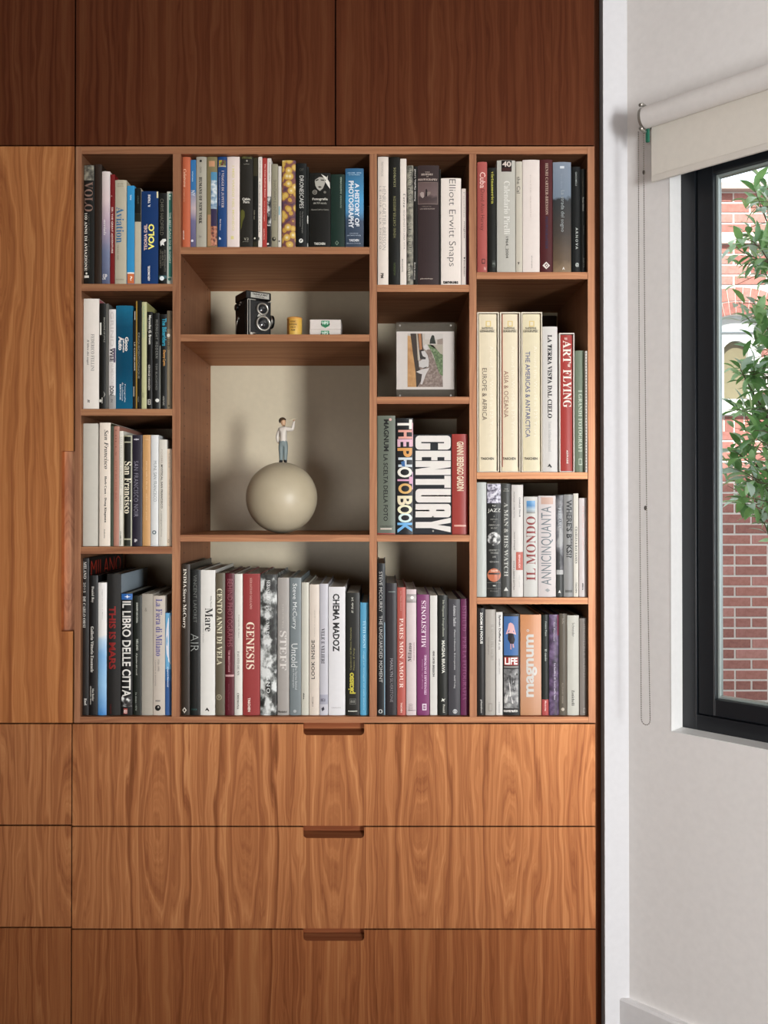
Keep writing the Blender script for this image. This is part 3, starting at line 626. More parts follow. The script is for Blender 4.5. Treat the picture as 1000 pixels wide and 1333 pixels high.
# ---- column two, top compartment
Z = 'B1'
book(Z, 79, 161, 100, 'cf6844', 'coral orange book at the left end of the top middle row', marks=[T('Calatrava', 98, 126, 215, 382, 'e6bda0', 'd', 'i', -.01), T('COMPLETE', 98, 110, 400, 520, 'dd9c78', 'd'), T('GROUP', 94, 106, 785, 872, 'f0d8c8', 'd', 'n', .03)])
book(Z, 164, 213, 127, DUO, 'slim book, blue above a pinkish grey skyline photo', 's', marks=[T('vistas', 178, 190, 230, 330, 'b4ccd8', 'd'), T('NY', 168, 204, 412, 465, 'c4c8cc', 'd'), ('d', 180, 880, 12, 'd8d4dc')])
book(Z, 217, 312, 86, 'a9a394', 'light grey book with bold dark spaced capitals, top middle row', marks=[
 T('HUMANS OF NEW YORK', 244, 272, 290, 722, '2c2a26', 'd', 's', .02, 1.15), Bn(250, 270, 130, 150, '2c2a26'), T('STANTON', 250, 268, 195, 250, '7c786c', 'd'), T('Sm', 240, 268, 830, 855, '8c887c', 'h', 'i')])
book(Z, 316, 411, 96, '8b7f57', 'khaki book with an orange square and collage strip', marks=[
 Bn(336, 390, 140, 192, 'c9936c'), Bn(355, 410, 243, 420, '4f8fb4'), Pc(355, 410, 320, 585, pic('print_alps', [(.4, '5c7c9c'), (.55, 'a4b8c4'), (.65, 'd8dcdc')], 90)), Bn(355, 410, 586, 745, '3a2f56'), Pc(355, 410, 746, 930, pic('print_red_rock', [(.4, '3a2020'), (.5, '9c5a44'), (.62, 'c48a6c')], 110)), Bn(322, 354, 640, 932, 'b98c62')])
book(Z, 418, 501, 92, '1e4c8c', 'royal blue book with a small red and yellow picture at its head', marks=[
 Pc(428, 494, 132, 180, pic('print_red_yellow', [(.4, '6a2430'), (.5, '4a6a3c'), (.6, 'c9a83c')], 120)), Bn(424, 494, 183, 194, 'b4aa84'), T('I VIAGGI DI JUPITER', 452, 476, 230, 576, 'c4b8b4', 'd', 's', -.01), T('Alla ricerca dell\'itinerario perduto', 428, 442, 245, 556, 'a8a8b0', 'd'), T('Ted Simon', 436, 450, 680, 785, 'c4bcc0', 'd', 's'), ('g', [(430, 845), (450, 860), (448, 872), (428, 872)], 'c8ccd4')])
book(Z, 505, 620, 83, 'd6c6be', 'wide pinkish white book with faint yellow lettering', marks=[T('I MIEI VIAGGI NEL MONDO', 552, 574, 185, 790, 'd4c88c', 'd', 'n', .02), Bn(540, 568, 838, 868, 'd4c884')])
book(Z, 624, 744, 89, '2b2820', 'thick near-black book with white lettering and a green smudge', marks=[
 T('Cabin', 646, 718, 482, 506, 'd0ccc0', 'h', 'n', .04), T('Porn', 656, 712, 510, 534, 'd0ccc0', 'h', 'n', .04), ('g', [(632, 600), (650, 590), (668, 612), (670, 660), (650, 700), (640, 760), (630, 780)], '6a6a2c'), T('Inspiration', 660, 712, 165, 176, 'a8a498', 'h'), ('d', 690, 140, 8, 'a8a498'), T('V.3', 664, 704, 855, 880, 'b0ac9c', 'h'), T('particular', 652, 706, 888, 896, 'a8a498', 'h'), Pc(640, 736, 90, 120, pic('print_leaves', [(.45, '2b2820'), (.6, '5c5c30')], 100))])
book(Z, 748, 791, 106, '15160f', 'slim black book with olive head and olive foot', 's', marks=[Bn(748, 791, 108, 277, '3f3a24'), Bn(748, 791, 888, 935, '34301c'), T('hide out', 752, 766, 600, 682, '9c9880', 'd'), ('d', 762, 858, 9, 'c4c0b0')])
book(Z, 795, 830, 91, 'd8cec4', 'slim cream book with small dark lettering before the red book', 's', marks=[T('VENTI STORIE DI VIAGGIO', 806, 816, 130, 300, '8c8078', 'd'), T('e altri racconti di mare e di terra', 804, 814, 330, 800, '7c7068', 'd'), T('B', 796, 808, 848, 876, '2c2824', 'h')])
book(Z, 833, 875, 109, 'c04038', 'slim bright red book in the top middle row', 's', marks=[T('The Great Railway Bazaar', 850, 863, 165, 480, 'e0b0a4', 'd', 's'), T('Storia di un viaggio', 846, 858, 510, 700, 'd8a094', 'd'), T('NAUTILUS', 842, 854, 770, 870, 'e0b0a4', 'd')])
book(Z, 878, 914, 113, 'cfc8c0', 'slim white book with black and white photo foot', 's', marks=[Pc(878, 914, 470, 742, BW), Bn(878, 914, 743, 935, '282624'), T('fotografie', 894, 904, 150, 330, '8c8680', 'd'), ('d', 884, 910, 10, 'd8d4cc')])
book(Z, 918, 976, 167, '99927a', 'sage grey book with thin grey title and round emblem', marks=[T('SHANTARAM E DINTORNI', 937, 962, 315, 690, '645f50', 'd', 'n', -.01), ('d', 941, 865, 19, '35332a'), ('d', 946, 861, 9, '99927a')])
Z = 'B2'
book(Z, 52, 80, 187, 'c9c2b8', 'thin white book left of the yellow floral book', 's', marks=[Bn(56, 70, 560, 640, '8cb0b8'), ('d', 62, 885, 8, '6c6860')])
book(Z, 88, 212, 133, FLOR, 'yellow floral patterned book in the top middle row', marks=[])
book(Z, 216, 314, 160, '0f1412', 'black book with thin white capitals and round emblem, right of floral book', marks=[
 T('DRONESCAPES', 250, 288, 277, 580, 'c8c8c0', 'd', 'n', .0), T('The New Aerial Photography', 270, 283, 610, 812, '8c8c84', 'd'), T('from Dronestagram', 250, 263, 610, 750, '8c8c84', 'd'), ('d', 264, 882, 20, 'd4d4cc'), ('g', [(254, 892), (262, 874), (274, 870), (266, 888)], '0f1412'), T('OF', 250, 288, 210, 235, '5c5c54', 'h')])
book(Z, 317, 335, 192, '1d2220', 'very thin dark book edge right of the thin white capitals', 's', marks=[Bn(322, 330, 648, 722, 'c8c8c0'), Bn(322, 330, 905, 938, 'a8a8a0')])
book(Z, 339, 538, 250, '12110c', 'very wide black book with a black and white portrait at its head', marks=[
 # hand held before a face, as pale shapes on black
 ('g', [(392, 330), (400, 290), (430, 274), (465, 280), (488, 305), (486, 350), (468, 395), (440, 420), (415, 400), (398, 370)], 'a9a69c'),
 ('g', [(398, 318), (425, 308), (428, 318), (402, 328)], '2a2822'), ('g', [(446, 312), (480, 316), (478, 326), (448, 322)], '2a2822'), ('g', [(418, 380), (440, 374), (458, 384), (438, 394)], '4c463e'),
 ('g', [(392, 318), (396, 282), (430, 262), (470, 270), (490, 300), (464, 292), (428, 290)], '1a1812'),
 ('g', [(450, 262), (500, 290), (530, 340), (536, 400), (512, 370), (486, 330), (500, 318)], 'cfccc2'), ('g', [(506, 285), (514, 275), (512, 318), (500, 308)], 'b8b5aa'),
 ('d', 392, 432, 22, '9c998e'), ('d', 392, 432, 16, '1a1812'), T('xx', 380, 404, 424, 440, '9c998e', 'h'), ('d', 486, 432, 12, '7c796e'),
 T('Fotografia', 370, 512, 484, 512, 'c8c5ba', 'h', 'n', .02), T('del XX secolo', 380, 502, 523, 542, 'a8a59a', 'h', 'n', .01), T('Museum Ludwig Colonia', 356, 522, 586, 604, '8c897e', 'h', 'i'), T('TASCHEN', 386, 488, 900, 922, 'd0cdc2', 'h', 'n', .05)])
book(Z, 541, 671, 263, '17352a', 'wide dark bottle green book with a pale line of lettering', marks=[T('TEMPORARY COLLECTION OF', 628, 642, 290, 445, '9cae9c', 'd', 's'), T('PHOTOGRAPHS', 628, 640, 460, 578, '8c9e8c', 'd', 's'), ('g', [(598, 880), (616, 902), (598, 926), (580, 902)], '7c907c'), ('g', [(598, 890), (608, 902), (598, 916), (588, 902)], '17352a'), Bn(670, 671, 264, 938, '17352a')])
book(Z, 677, 846, 208, HIST, 'wide rounded blue book fading dark towards the foot, white capitals', marks=[
 T('A HISTORY OF', 764, 806, 348, 748, 'd6dade', 'd', 'n', .03), T('PHOTOGRAPHY', 706, 754, 325, 765, 'd6dade', 'd', 'n', .03), T('FROM 1839', 698, 824, 246, 257, 'a8c4d4', 'h'), T('TO THE PRESENT', 706, 814, 264, 274, 'a8c4d4', 'h'),
 T('GEORGE', 716, 796, 810, 818, 'a8b4c0', 'h'), T('EASTMAN HOUSE', 692, 820, 828, 838, 'a8b4c0', 'h'), T('TASCHEN', 712, 802, 868, 890, 'd6dade', 'h', 'n', .03), T('Bibliotheca Universalis', 690, 820, 900, 912, '98a4b0', 'h')], rough=.2)
# ---- column three, top compartment
Z = 'C1'
book(Z, 79, 171, 86, 'd3c8bd', 'tall cream book with thin grey spaced capitals, upper right centre', marks=[
 T('HENRI CARTIER-BRESSON', 118, 150, 352, 902, '7c746c', 'd', 'n', -.02), T('LE MUR A LA PHOTO', 94, 110, 350, 895, '9c948a', 'd', 'n', .0, 1.4), T('PHOTOPOCHE', 108, 128, 140, 265, 'b4aca2', 'd'), T('PM', 104, 130, 1105, 1148, '4c443c', 'd', 'n', .04)], rough=.5)
book(Z, 174, 272, 96, '12140d', 'black book with olive spaced capitals, upper right centre', marks=[T('HENRI CARTIER-BRESSON', 214, 236, 438, 797, '8c8a5c', 'u', 'n', .01, 1.2), T('SCRAPBOOK', 216, 236, 185, 356, '9c9a6c', 'u', 'n', .01, 1.2), T('HUDSON', 216, 234, 1015, 1122, '5c6a3c', 'u')], d=.26)
book(Z, 275, 328, 109, 'd6cbc0', 'slim tall cream book with dark italic spaced lettering', 's', marks=[T('Corea', 300, 320, 415, 530, '3c342c', 'd', 'i', 0, 1.3), T('- SEQUENZE DI UNA VITA', 300, 316, 535, 895, '7c746c', 'd', 'n', -.01), T('MONDADORI', 288, 300, 980, 1092, '8c847c', 'd')])
book(Z, 331, 388, 168, MOSS, 'mottled stone grey book with faint lettering, upper right centre', marks=[T('MARCO PESARESI', 344, 372, 205, 530, 'a8a494', 'd', 's', 0), T('SULLA STRADA', 344, 374, 660, 935, 'a8a494', 'd', 's', 0), T('RIMINI', 342, 360, 1020, 1170, 'bcb8a8', 'd', 's')])
book(Z, 391, 424, 175, '14120e', 'narrow black book with white name beside the plum brown book', 's', marks=[T('Roman Opalka, Lowell', 396, 412, 200, 475, 'c8c4bc', 'u', 'n', .02), T('Walther Konig', 392, 408, 1010, 1160, 'c0bcb4', 'u', 'n', .01)])
book(Z, 427, 612, 168, '3d2b2b', 'wide plum brown book with a small framed photo on its spine', marks=[
 T('THE', 490, 530, 222, 234, 'a8988c', 'h', 's', 0, 1.3), T('HISTORY', 456, 560, 240, 256, 'b8a89c', 'h', 's'), T('OF', 502, 520, 262, 272, 'a8988c', 'h', 's'), T('PHOTOGRAPHY', 424, 598, 284, 302, 'b8a89c', 'h', 's'),
 Bn(425, 602, 314, 508, '7c6a64'), Pc(432, 595, 321, 501, grad('print_sepia', [(0, '4a3836'), (.3, '3a2a2a'), (.45, '6a5654'), (1, '5a4644')], .2)), ('g', [(445, 412), (460, 400), (478, 405), (482, 440), (470, 455), (452, 440)], 'a89890'), ('g', [(495, 380), (503, 374), (510, 392), (506, 440), (492, 440)], '1c1414'), ('g', [(506, 400), (536, 400), (538, 415), (510, 440)], '8c7c74'),
 T('edited by', 462, 545, 522, 532, '8c7c74', 'h', 's'), T('AMY BETH BENNETT', 444, 574, 542, 554, '9c8c84', 'h', 's'), T('photology', 446, 560, 1148, 1160, 'b8a89c', 'h', 's')], rough=.5)
book(Z, 614, 626, 200, '1a1714', 'very thin black book between the plum and the wide cream book', 's')
book(Z, 629, 803, 279, 'd9cec4', 'wide cream book with very large thin grey lettering', marks=[T('Elliott Erwitt Snaps', 680, 756, 290, 1045, '57534f', 'd', 'n', -.012), T('teneues', 646, 778, 1168, 1196, '2c2824', 'h', 'n', .05)], rough=.5)
book(Z, 808, 846, 369, 'd3c6bc', 'slim cream book beside the wide cream one with thin lettering', 's', marks=[T('l\'occhio', 824, 836, 400, 620, 'b4a8a0', 'd'), T('magico', 824, 838, 655, 800, '8c8078', 'd'), ('d', 832, 972, 7, '2c2824'), T('Bruno Mondadori', 826, 836, 990, 1130, '7c7068', 'd')])
book(Z, 849, 869, 396, '6a1f2c', 'thin burgundy book, last of the upper right centre row', 's')
# ---- column four, top compartment
Z = 'D1'
book(Z, 92, 163, 115, 'ba5a52', 'salmon red book, first in the top right compartment', marks=[T('Cuba', 110, 150, 190, 305, 'e4c8bc', 'd', 'n', 0), T('David Alan Harvey', 108, 144, 315, 612, '4a2422', 'd', 'n', -.015), Bn(124, 148, 817, 852, '4a2422'), Bn(128, 144, 822, 846, 'ba5a52'), T('N', 140, 154, 875, 900, 'd8b0a8', 'h')])
book(Z, 168, 231, 158, '14150d', 'black book with yellow lettering at its head, top right compartment', marks=[T('vietnamerica', 192, 212, 185, 418, 'c4c04c', 'd', 's', .0), Bn(198, 224, 828, 878, '3a4038'), T('mj', 202, 220, 840, 865, '8c9088', 'h')])
book(Z, 235, 367, 104, 'b3b0a6', 'wide pale grey book with a black square picture at its head', marks=[
 Bn(266, 340, 106, 186, '1a1412'), T('40', 272, 336, 112, 152, 'c4b8ae', 'h', 'n', .03), Bn(270, 336, 160, 182, '4a2420'), T('Calendario Pirelli', 284, 326, 255, 640, 'd2d0c8', 'd', 's', 0), T('1964_2004', 294, 316, 658, 812, '3c3a34', 'd', 's', -.01)])
book(Z, 371, 418, 111, 'bdb6a6', 'slim pale cream book with short dark title near its top', marks=[T('the Cal', 378, 402, 222, 342, '4c483e', 'd', 'n', 0), T('v', 384, 398, 840, 858, '4c483e', 'h', 's')])
book(Z, 421, 543, 100, 'd4c8c0', 'wide blank pinkish white book in the top right compartment', marks=[T('photographie', 482, 490, 795, 885, '8c847c', 'd'), T('paris etoile', 470, 484, 210, 520, 'c8bcb4', 'd')])
book(Z, 547, 637, 98, '5c1a1e', 'burgundy book with pale serif capitals and white diamond emblem', marks=[
 T('HENRI CARTIER-BRESSON', 584, 604, 125, 498, 'b49c8c', 'd', 's', 0), T('PHOTOGRAPHER', 584, 602, 510, 745, '3a3458', 'd', 's', .01), ('g', [(590, 838), (617, 865), (590, 892), (563, 865)], 'd4ccc4'), ('g', [(578, 862), (592, 850), (604, 866), (592, 880)], '5c1a1e'), ('g', [(586, 862), (594, 858), (598, 868), (588, 874)], 'd4ccc4')])
book(Z, 641, 771, 116, STRADA, 'wide book with grey sky and dark rocky landscape on the spine', marks=[
 Bn(690, 720, 146, 163, 'c4c8cc'), T('Bruno Barbey', 692, 706, 205, 310, '8c98a4', 'd'), T('La strada del sogno', 690, 722, 322, 622, '9ca4a4', 'd', 'n', .0), T('A', 706, 724, 876, 896, 'd4d0c8', 'h', 'n', .03)])
book(Z, 775, 840, 150, '0e1312', 'black book with small widely spaced white capitals reading downward', marks=[T('GIACOMELLI', 800, 812, 188, 288, '9ca4a0', 'd'), T('ARNOVA', 802, 820, 592, 748, 'b4bab4', 'd', 'n', .02, 1.5), T('@', 800, 828, 845, 876, 'b4bab4', 'h', 'n', .03)])
book(Z, 843, 890, 165, '10120f', 'narrow black book with faint grey print, last at top right', marks=[T('Maurizio Galimberti', 852, 866, 370, 470, '8c8c84', 'd'), T('Magnum', 856, 866, 575, 640, '5c5c54', 'd'), T('ELECTA', 856, 868, 810, 880, '6c6c64', 'd'), T('fotografie italiane', 850, 860, 230, 360, '4c4434', 'd')])
# ---- column four, tall compartment
Z = 'D2'
def cased(x0, x1, top, frame, inner, label_c, label_b, inset, marks, d=.3, tint=None):
    book(Z, x0, x1, top, frame, label_c, 'c', d=d, name='slipcase')
    k = 'D' + '614.7'; keep = last_x[k]; last_x[k] = -9
    t, _ = book(Z, x0 + inset, x1 - inset - 2, top + 24, inner, label_b, 'h', d=d - .02, marks=marks, rec=.0175)
    t.location.z += .0031
    last_x[k] = keep
    if tint:
        for ch in t.children:
            if ch.name.split('.')[0] == 'cover':
                pass
    return t
NG = lambda a: [Bn(a + 62, a + 100, 163, 205, 'd8c07c'), Bn(a + 70, a + 92, 170, 198, 'd8cdb2'), T('NATIONAL', a + 34, a + 118, 208, 224, '6c665a', 'h', 's'), T('GEOGRAPHIC', a + 22, a + 128, 228, 246, '6c665a', 'h', 's'), T('TASCHEN', a + 28, a + 122, 1150, 1168, '5c564a', 'h', 'n', .03)]
cased(91, 248, 90, 'd9d0bd', 'd6c9ac', 'cream slipcase with a dark edge, leftmost of the three tall ones', 'cream book in the leftmost slipcase with grey brown capitals', 14, NG(90) + [T('EUROPE & AFRICA', 128, 160, 505, 882, '6e5c52', 'd', 'n', -.008), T('Around the World in 125 Years', 180, 206, 345, 1000, 'e2d9c6', 'd', 'n', -.01)])
cased(257, 403, 90, 'd9d0bd', 'd8cbae', 'cream slipcase in the middle of the three tall ones', 'cream book in the middle slipcase with reddish brown capitals', 12, NG(248) + [T('ASIA & OCEANIA', 285, 316, 525, 862, '9c5c4c', 'd', 'n', -.008), T('Around the World in 125 Years', 336, 362, 345, 1000, 'e2d9c6', 'd', 'n', -.01), Bn(271, 276, 110, 1220, 'b8605a'), Bn(386, 389, 110, 1220, '6c2c20')])
cased(411, 562, 90, 'd9d0bd', 'd4c9a8', 'cream slipcase, rightmost of the three tall ones', 'cream book in the rightmost cream slipcase with blue capitals', 12, NG(404) + [T('THE AMERICAS & ANTARCTICA', 440, 473, 385, 1006, '54609c', 'd', 'n', .0), T('Around the World in 125 Years', 500, 524, 345, 1000, 'e2d9c6', 'd', 'n', -.01)])
book(Z, 566, 672, 195, 'c9c5bf', 'white book with bold dark serif capitals right of the slipcases', marks=[T('LA TERRA VISTA DAL CIELO', 600, 632, 255, 858, '3c3a3a', 'd', 's', .02), T('Yann Arthus-Bertrand', 606, 628, 880, 1100, 'b4b2ae', 'd', 's'), ('g', [(598, 1212), (614, 1186), (632, 1212), (622, 1216), (614, 1200)], '2c2a2a')])
book(Z, 566, 668, 116, '241c18', 'dark brown book standing behind the white book, only its head showing', d=.06, rec=.285)
cased(685, 795, 241, 'd9d2c8', 'bf3f38', 'narrow white slipcase holding a red book', 'bright red book in a white slipcase with cream serif capitals', 12, [
 T('THE', 720, 742, 285, 300, 'e4d0c4', 'h', 's'), T('ART', 712, 770, 305, 470, 'e8dcd0', 'd', 's', -.03), T('OF', 746, 764, 476, 498, 'e8dcd0', 'd', 's'), T('FLYING', 712, 772, 515, 790, 'e8dcd0', 'd', 's', -.03), T('ASSOULINE', 736, 748, 1098, 1196, 'e8dcd0', 'd', 'n', .02)], d=.27)
book(Z, 801, 866, 369, '7c8a74', 'sage green book with pale serif title, right of the red cased book', marks=[T('I GRANDI FOTOGRAFI', 822, 850, 655, 1102, 'b8c2ae', 'd', 's', 0), Bn(824, 850, 1150, 1196, 'b8c2ae'), Bn(828, 846, 1156, 1190, '7c8a74')])
book(Z, 868, 891, 371, 'd2cac2', 'thin white wire-bound booklet at the end of the tall right compartment', 's', rec=.003, marks=[Bn(876, 880, y, y + 9, '5a3c40') for y in range(384, 1226, 22)])
# ---- column four, lower compartment
Z = 'D3'
book(Z, 89, 158, 71, 'b6bab4', 'plain pale grey green book, first in the lower right compartment')
book(Z, 161, 265, 80, '191c19', 'thick black book with orange disc and a flower photo at its head', marks=[
 Pc(164, 262, 82, 222, pic('print_petals', [(.4, '4c4658'), (.5, 'b8b4c4'), (.6, 'e2e0e6')], 100)), T('by', 200, 226, 234, 248, 'c4c4bc', 'h'), T('JAZZ', 168, 260, 262, 293, 'd8d8d0', 'h', 'n', .0),
 T('A', 208, 218, 312, 322, '9c9c94', 'h'), T('HISTORY', 186, 242, 334, 344, '9c9c94', 'h'), T('OF', 206, 222, 352, 362, '9c9c94', 'h'), T('AMERICA\'S', 174, 250, 374, 386, '9c9c94', 'h'), T('MUSIC', 190, 236, 396, 408, '9c9c94', 'h'),
 ('d', 213, 480, 49, BW), T('GEOFFREY C.', 176, 252, 556, 568, 'a8a8a0', 'h'), T('WARD', 186, 246, 576, 588, 'a8a8a0', 'h'), T('AND', 200, 226, 604, 616, 'a8a8a0', 'h'), T('KEN BURNS', 182, 246, 640, 652, 'a8a8a0', 'h'),
 ('d', 213, 742, 49, 'd0724c'), Bn(172, 254, 726, 738, '3a2c26'), T('1619', 192, 238, 704, 718, 'e8dcc8', 'h'), Bn(164, 262, 795, 799, '6c6c64'), Bn(204, 224, 815, 822, 'c4c4bc'), Bn(164, 262, 838, 841, '6c6c64'), T('Knopf', 186, 244, 852, 864, '8c8c84', 'h'), Bn(240, 243, 250, 880, '4a5044')])
book(Z, 268, 334, 82, '4e4f4b', 'dark grey book with pale serif capitals, lower right compartment', marks=[T('A MAN & HIS WATCH', 285, 314, 218, 752, 'b8b8b0', 'd', 's', -.01), T('-', 288, 312, 118, 122, 'b8b8b0', 'h'), T('HRANEK', 280, 322, 130, 138, 'a8a8a0', 'h'), ('g', [(283, 856), (299, 828), (316, 856)], 'd0d0c8')])
book(Z, 340, 424, 90, 'c9c4be', 'white book with a coral label low on its spine', marks=[T('PROFEZIE COME FOTO', 354, 362, 140, 330, '8c8884', 'd'), T('racconti di fotografi', 354, 366, 430, 560, '7c7874', 'd'), T('CHARLES TRAUB', 393, 403, 180, 322, '4c4844', 'd', 'n', .02), Bn(372, 422, 575, 706, 'cc6454'), T('EINAUDI', 390, 402, 596, 688, 'e8c8c0', 'd'), T('STILE LIBERO EXTRA', 352, 362, 640, 850, '8c8884', 'd'), T('vol uno', 392, 402, 740, 830, 'b4b0ac', 'd')])
book(Z, 429, 529, 175, 'bfbdb7', 'pale grey book with a small blue picture and red capitals', marks=[Pc(448, 510, 205, 296, grad('print_blue_coast', [(0, '7c7464'), (.35, '9cb0bc'), (.6, '3f7fb4'), (1, '5c9ccc')], .15)), T('IL MONDO', 446, 514, 318, 782, 'a3403c', 'u', 's', -.02)])
book(Z, 533, 660, 169, 'c6bdbb', 'wide pinkish grey book with very tall thin grey capitals', marks=[Bn(553, 640, 180, 230, 'c8a494'), T('ANNICINQUANTA', 553, 640, 246, 815, '7c868a', 'u', 'n', .0), ('g', [(580, 850), (600, 838), (618, 852), (600, 866)], '9ca0a0')])
book(Z, 664, 715, 165, pic('print_car_photo', [(.38, '2c2c30'), (.5, '6c6c70'), (.62, 'a8a8a8')], 45, zs=.5), 'grey photographic book with a charcoal foot, lower right compartment', marks=[T('FERRARA', 676, 700, 255, 400, 'a8acb0', 'd', 's'), Bn(664, 715, 705, 738, 'b0b0ae'), Bn(664, 715, 740, 901, '454745'), ('g', [(676, 872), (686, 850), (696, 872)], 'e0e0dc')])
book(Z, 718, 786, 160, '949492', 'mid grey book with bold dark condensed capitals', marks=[T('WHERE\'S B**KS!?', 736, 778, 198, 618, '242424', 'd', 'n', .04), Bn(728, 778, 850, 868, '6c6c6a')])
book(Z, 789, 824, 152, 'cdc8bb', 'slim cream book with dark spaced capitals, lower right compartment', 's', marks=[T('CHARLES & RAY EAMES', 800, 816, 393, 658, '4c4a44', 'd', 's', -.01), T('TASCHEN', 802, 814, 795, 872, '6c6a64', 'd')])
book(Z, 829, 888, 185, 'd0c6c4', 'pinkish white book with faint pink lettering, last at lower right', marks=[T('FIVE YEARS OF LOST CHATS', 850, 864, 245, 560, 'd8b4ac', 'd'), T('STUDIO', 866, 878, 480, 610, 'c0bcb8', 'd'), T('skira', 850, 862, 800, 850, '4c4442', 'd', 'n', .03)])
# ---- column four, bottom compartment
Z = 'D4'
book(Z, 89, 148, 93, '1b1b1a', 'black book with bold white slanted lettering, first at bottom right', marks=[T('ZOOM IN FOCUS', 112, 130, 122, 350, 'd8d6d0', 'd', 'n', .05), T('phaidon', 112, 128, 755, 850, 'c8c6c0', 'd', 'n', .01)])
book(Z, 151, 224, 102, 'aaa49b', 'beige grey book with barely visible lettering, bottom right compartment', marks=[T('IL SENSO DEL SACRO', 190, 208, 210, 470, '9a948a', 'd', 's'), T('fotografie', 168, 178, 300, 430, '98928a', 'd'), Bn(172, 200, 780, 838, '98928a'), Bn(176, 196, 786, 832, 'aaa49b')])
book(Z, 229, 275, 122, 'cfccc6', 'slim white book with black bold lettering, bottom right compartment', 's', marks=[T('Sylvain Duffard', 244, 262, 142, 334, '1c1c1a', 'd', 'n', .04), T('en ville', 246, 258, 345, 395, '6c6a66', 'd'), T('paysages urbains', 246, 258, 460, 570, 'aaa8a4', 'd'), T('editions', 246, 258, 770, 850, 'aaa8a4', 'd')])
book(Z, 281, 398, 134, '1c1c1c', 'black book with a blue picture above and red band in the middle', marks=[
 Bn(285, 388, 152, 434, '3f72b4'), ('g', [(318, 205), (330, 196), (345, 203), (356, 215), (362, 245), (372, 285), (352, 278), (318, 275), (298, 282), (312, 240)], 'd8a8a8'), ('g', [(314, 272), (352, 276), (364, 320), (354, 352), (330, 350), (312, 318)], '1c1420'), ('g', [(330, 350), (338, 350), (338, 392), (330, 388)], 'c89898'), ('g', [(344, 350), (354, 350), (358, 378), (348, 378)], 'c89898'),
 Bn(285, 388, 446, 506, 'b8322c'), T('LIFE', 290, 382, 450, 500, 'e8e4de', 'h', 'n', .05), Bn(285, 388, 512, 524, '8c8a86'),
 Pc(285, 388, 532, 816, pic('print_square', [(.35, '38383a'), (.5, '7c7c7c'), (.65, 'b8b8b4')], 60)), ('g', [(310, 590), (328, 576), (344, 590), (348, 625), (330, 640), (300, 640)], '161616'), ('g', [(322, 630), (352, 622), (360, 680), (330, 720), (300, 716), (300, 690)], 'e0deda'), ('g', [(296, 716), (314, 720), (306, 776), (294, 780)], 'd0ceca'), ('g', [(322, 722), (336, 718), (356, 778), (344, 782)], 'd0ceca'), ('g', [(344, 640), (376, 560), (384, 570), (356, 660)], '161616'),
 T('contrasto', 282, 384, 824, 844, 'd8d6d0', 'h', 'n', .04)])
book(Z, 404, 555, 140, grad('print_orange_fade', [(0, 'c08a62'), (.4, 'cf9c7c'), (1, 'cf8a54')], .03), 'wide soft orange book with large pale rounded letters', marks=[T('magnum', 445, 524, 282, 735, 'c8c4be', 'u', 'n', .03), ('d', 457, 254, 9, 'c8c4be'), ('d', 457, 254, 5, 'cf8f60')])
book(Z, 559, 609, 140, '1c2420', 'black green book with a coral red foot', marks=[T('Franco Pinna', 582, 594, 188, 296, '9ca49c', 'd', 's'), T('Il cuoio', 580, 594, 388, 475, 'a8b0a8', 'd', 's'), Bn(560, 608, 753, 868, 'c4504c'), T('Mazzotta', 578, 592, 762, 836, 'e0b8b0', 'd')])
book(Z, 613, 681, 140, PURP, 'mottled purple book with small white lines, bottom right compartment', marks=[T('San Francesco', 642, 654, 190, 330, 'b0a4b8', 'd', 'i'), T('La basilica di Assisi nella luce', 646, 658, 490, 755, 'b8acc0', 'd', 's'), Bn(670, 680, 142, 290, '8c3454')])
book(Z, 686, 740, 133, '6c6254', 'taupe book with a pale smudge near the foot', marks=[T('Ti-To', 704, 716, 165, 205, 'a89c8c', 'd'), T('ALINARI MMM', 702, 714, 630, 780, '94897a', 'd'), ('d', 710, 824, 12, 'c0b4a4')])
book(Z, 744, 827, 145, 'bfbdb2', 'pale grey white book with two dark words, near bottom right corner', marks=[T('Schneider', 776, 796, 198, 300, '3c3c36', 'd', 'n', -.01), T('Zanichelli', 774, 794, 685, 798, '3c3c36', 'd', 's', -.02)])
book(Z, 833, 889, 166, '8c847c', 'warm grey book, last in the bottom right compartment', marks=[T('INCONTRI E SILENZI', 860, 876, 210, 590, 'a89e94', 'd', 'n', 0, 1.2), Bn(858, 876, 815, 848, 'b0a69c'), Bn(861, 873, 820, 843, '8c847c')])
# ---- column three, below the framed photo
Z = 'C3'
book(Z, 81, 248, 115, '6f7768', 'wide grey green book with black capitals beneath the framed photo', marks=[
 T('MAGNUM', 140, 188, 150, 446, '1c1e1a', 'd', 'n', .03), T('LA SCELTA DELLA FOTO', 138, 178, 474, 1095, '1c1e1a', 'd', 'n', .015), ('d', 202, 151, 13, 'c99c94'), T('CONTRASTO', 108, 228, 1138, 1150, '3c3e3a', 'h'), Bn(110, 215, 1160, 1174, 'c4b8ac'), Bn(82, 246, 1206, 1219, 'b04c40')])
cs = [('T', 150, 240, 'ddd6cc'), ('H', 248, 330, 'dc9c8c'), ('E', 334, 405, 'd4a8b8'), ('P', 415, 500, 'dc9c50'), ('H', 504, 592, 'c0c8cc'), ('O', 592, 690, 'dcd8cc'), ('T', 682, 748, 'd098b4'), ('O', 745, 842, 'dcac60'), ('B', 860, 950, 'dccfae'), ('O', 944, 1032, 'dcd8b4'), ('O', 1022, 1108, 'c8dcd8'), ('K', 1110, 1205, '6aaee0')]
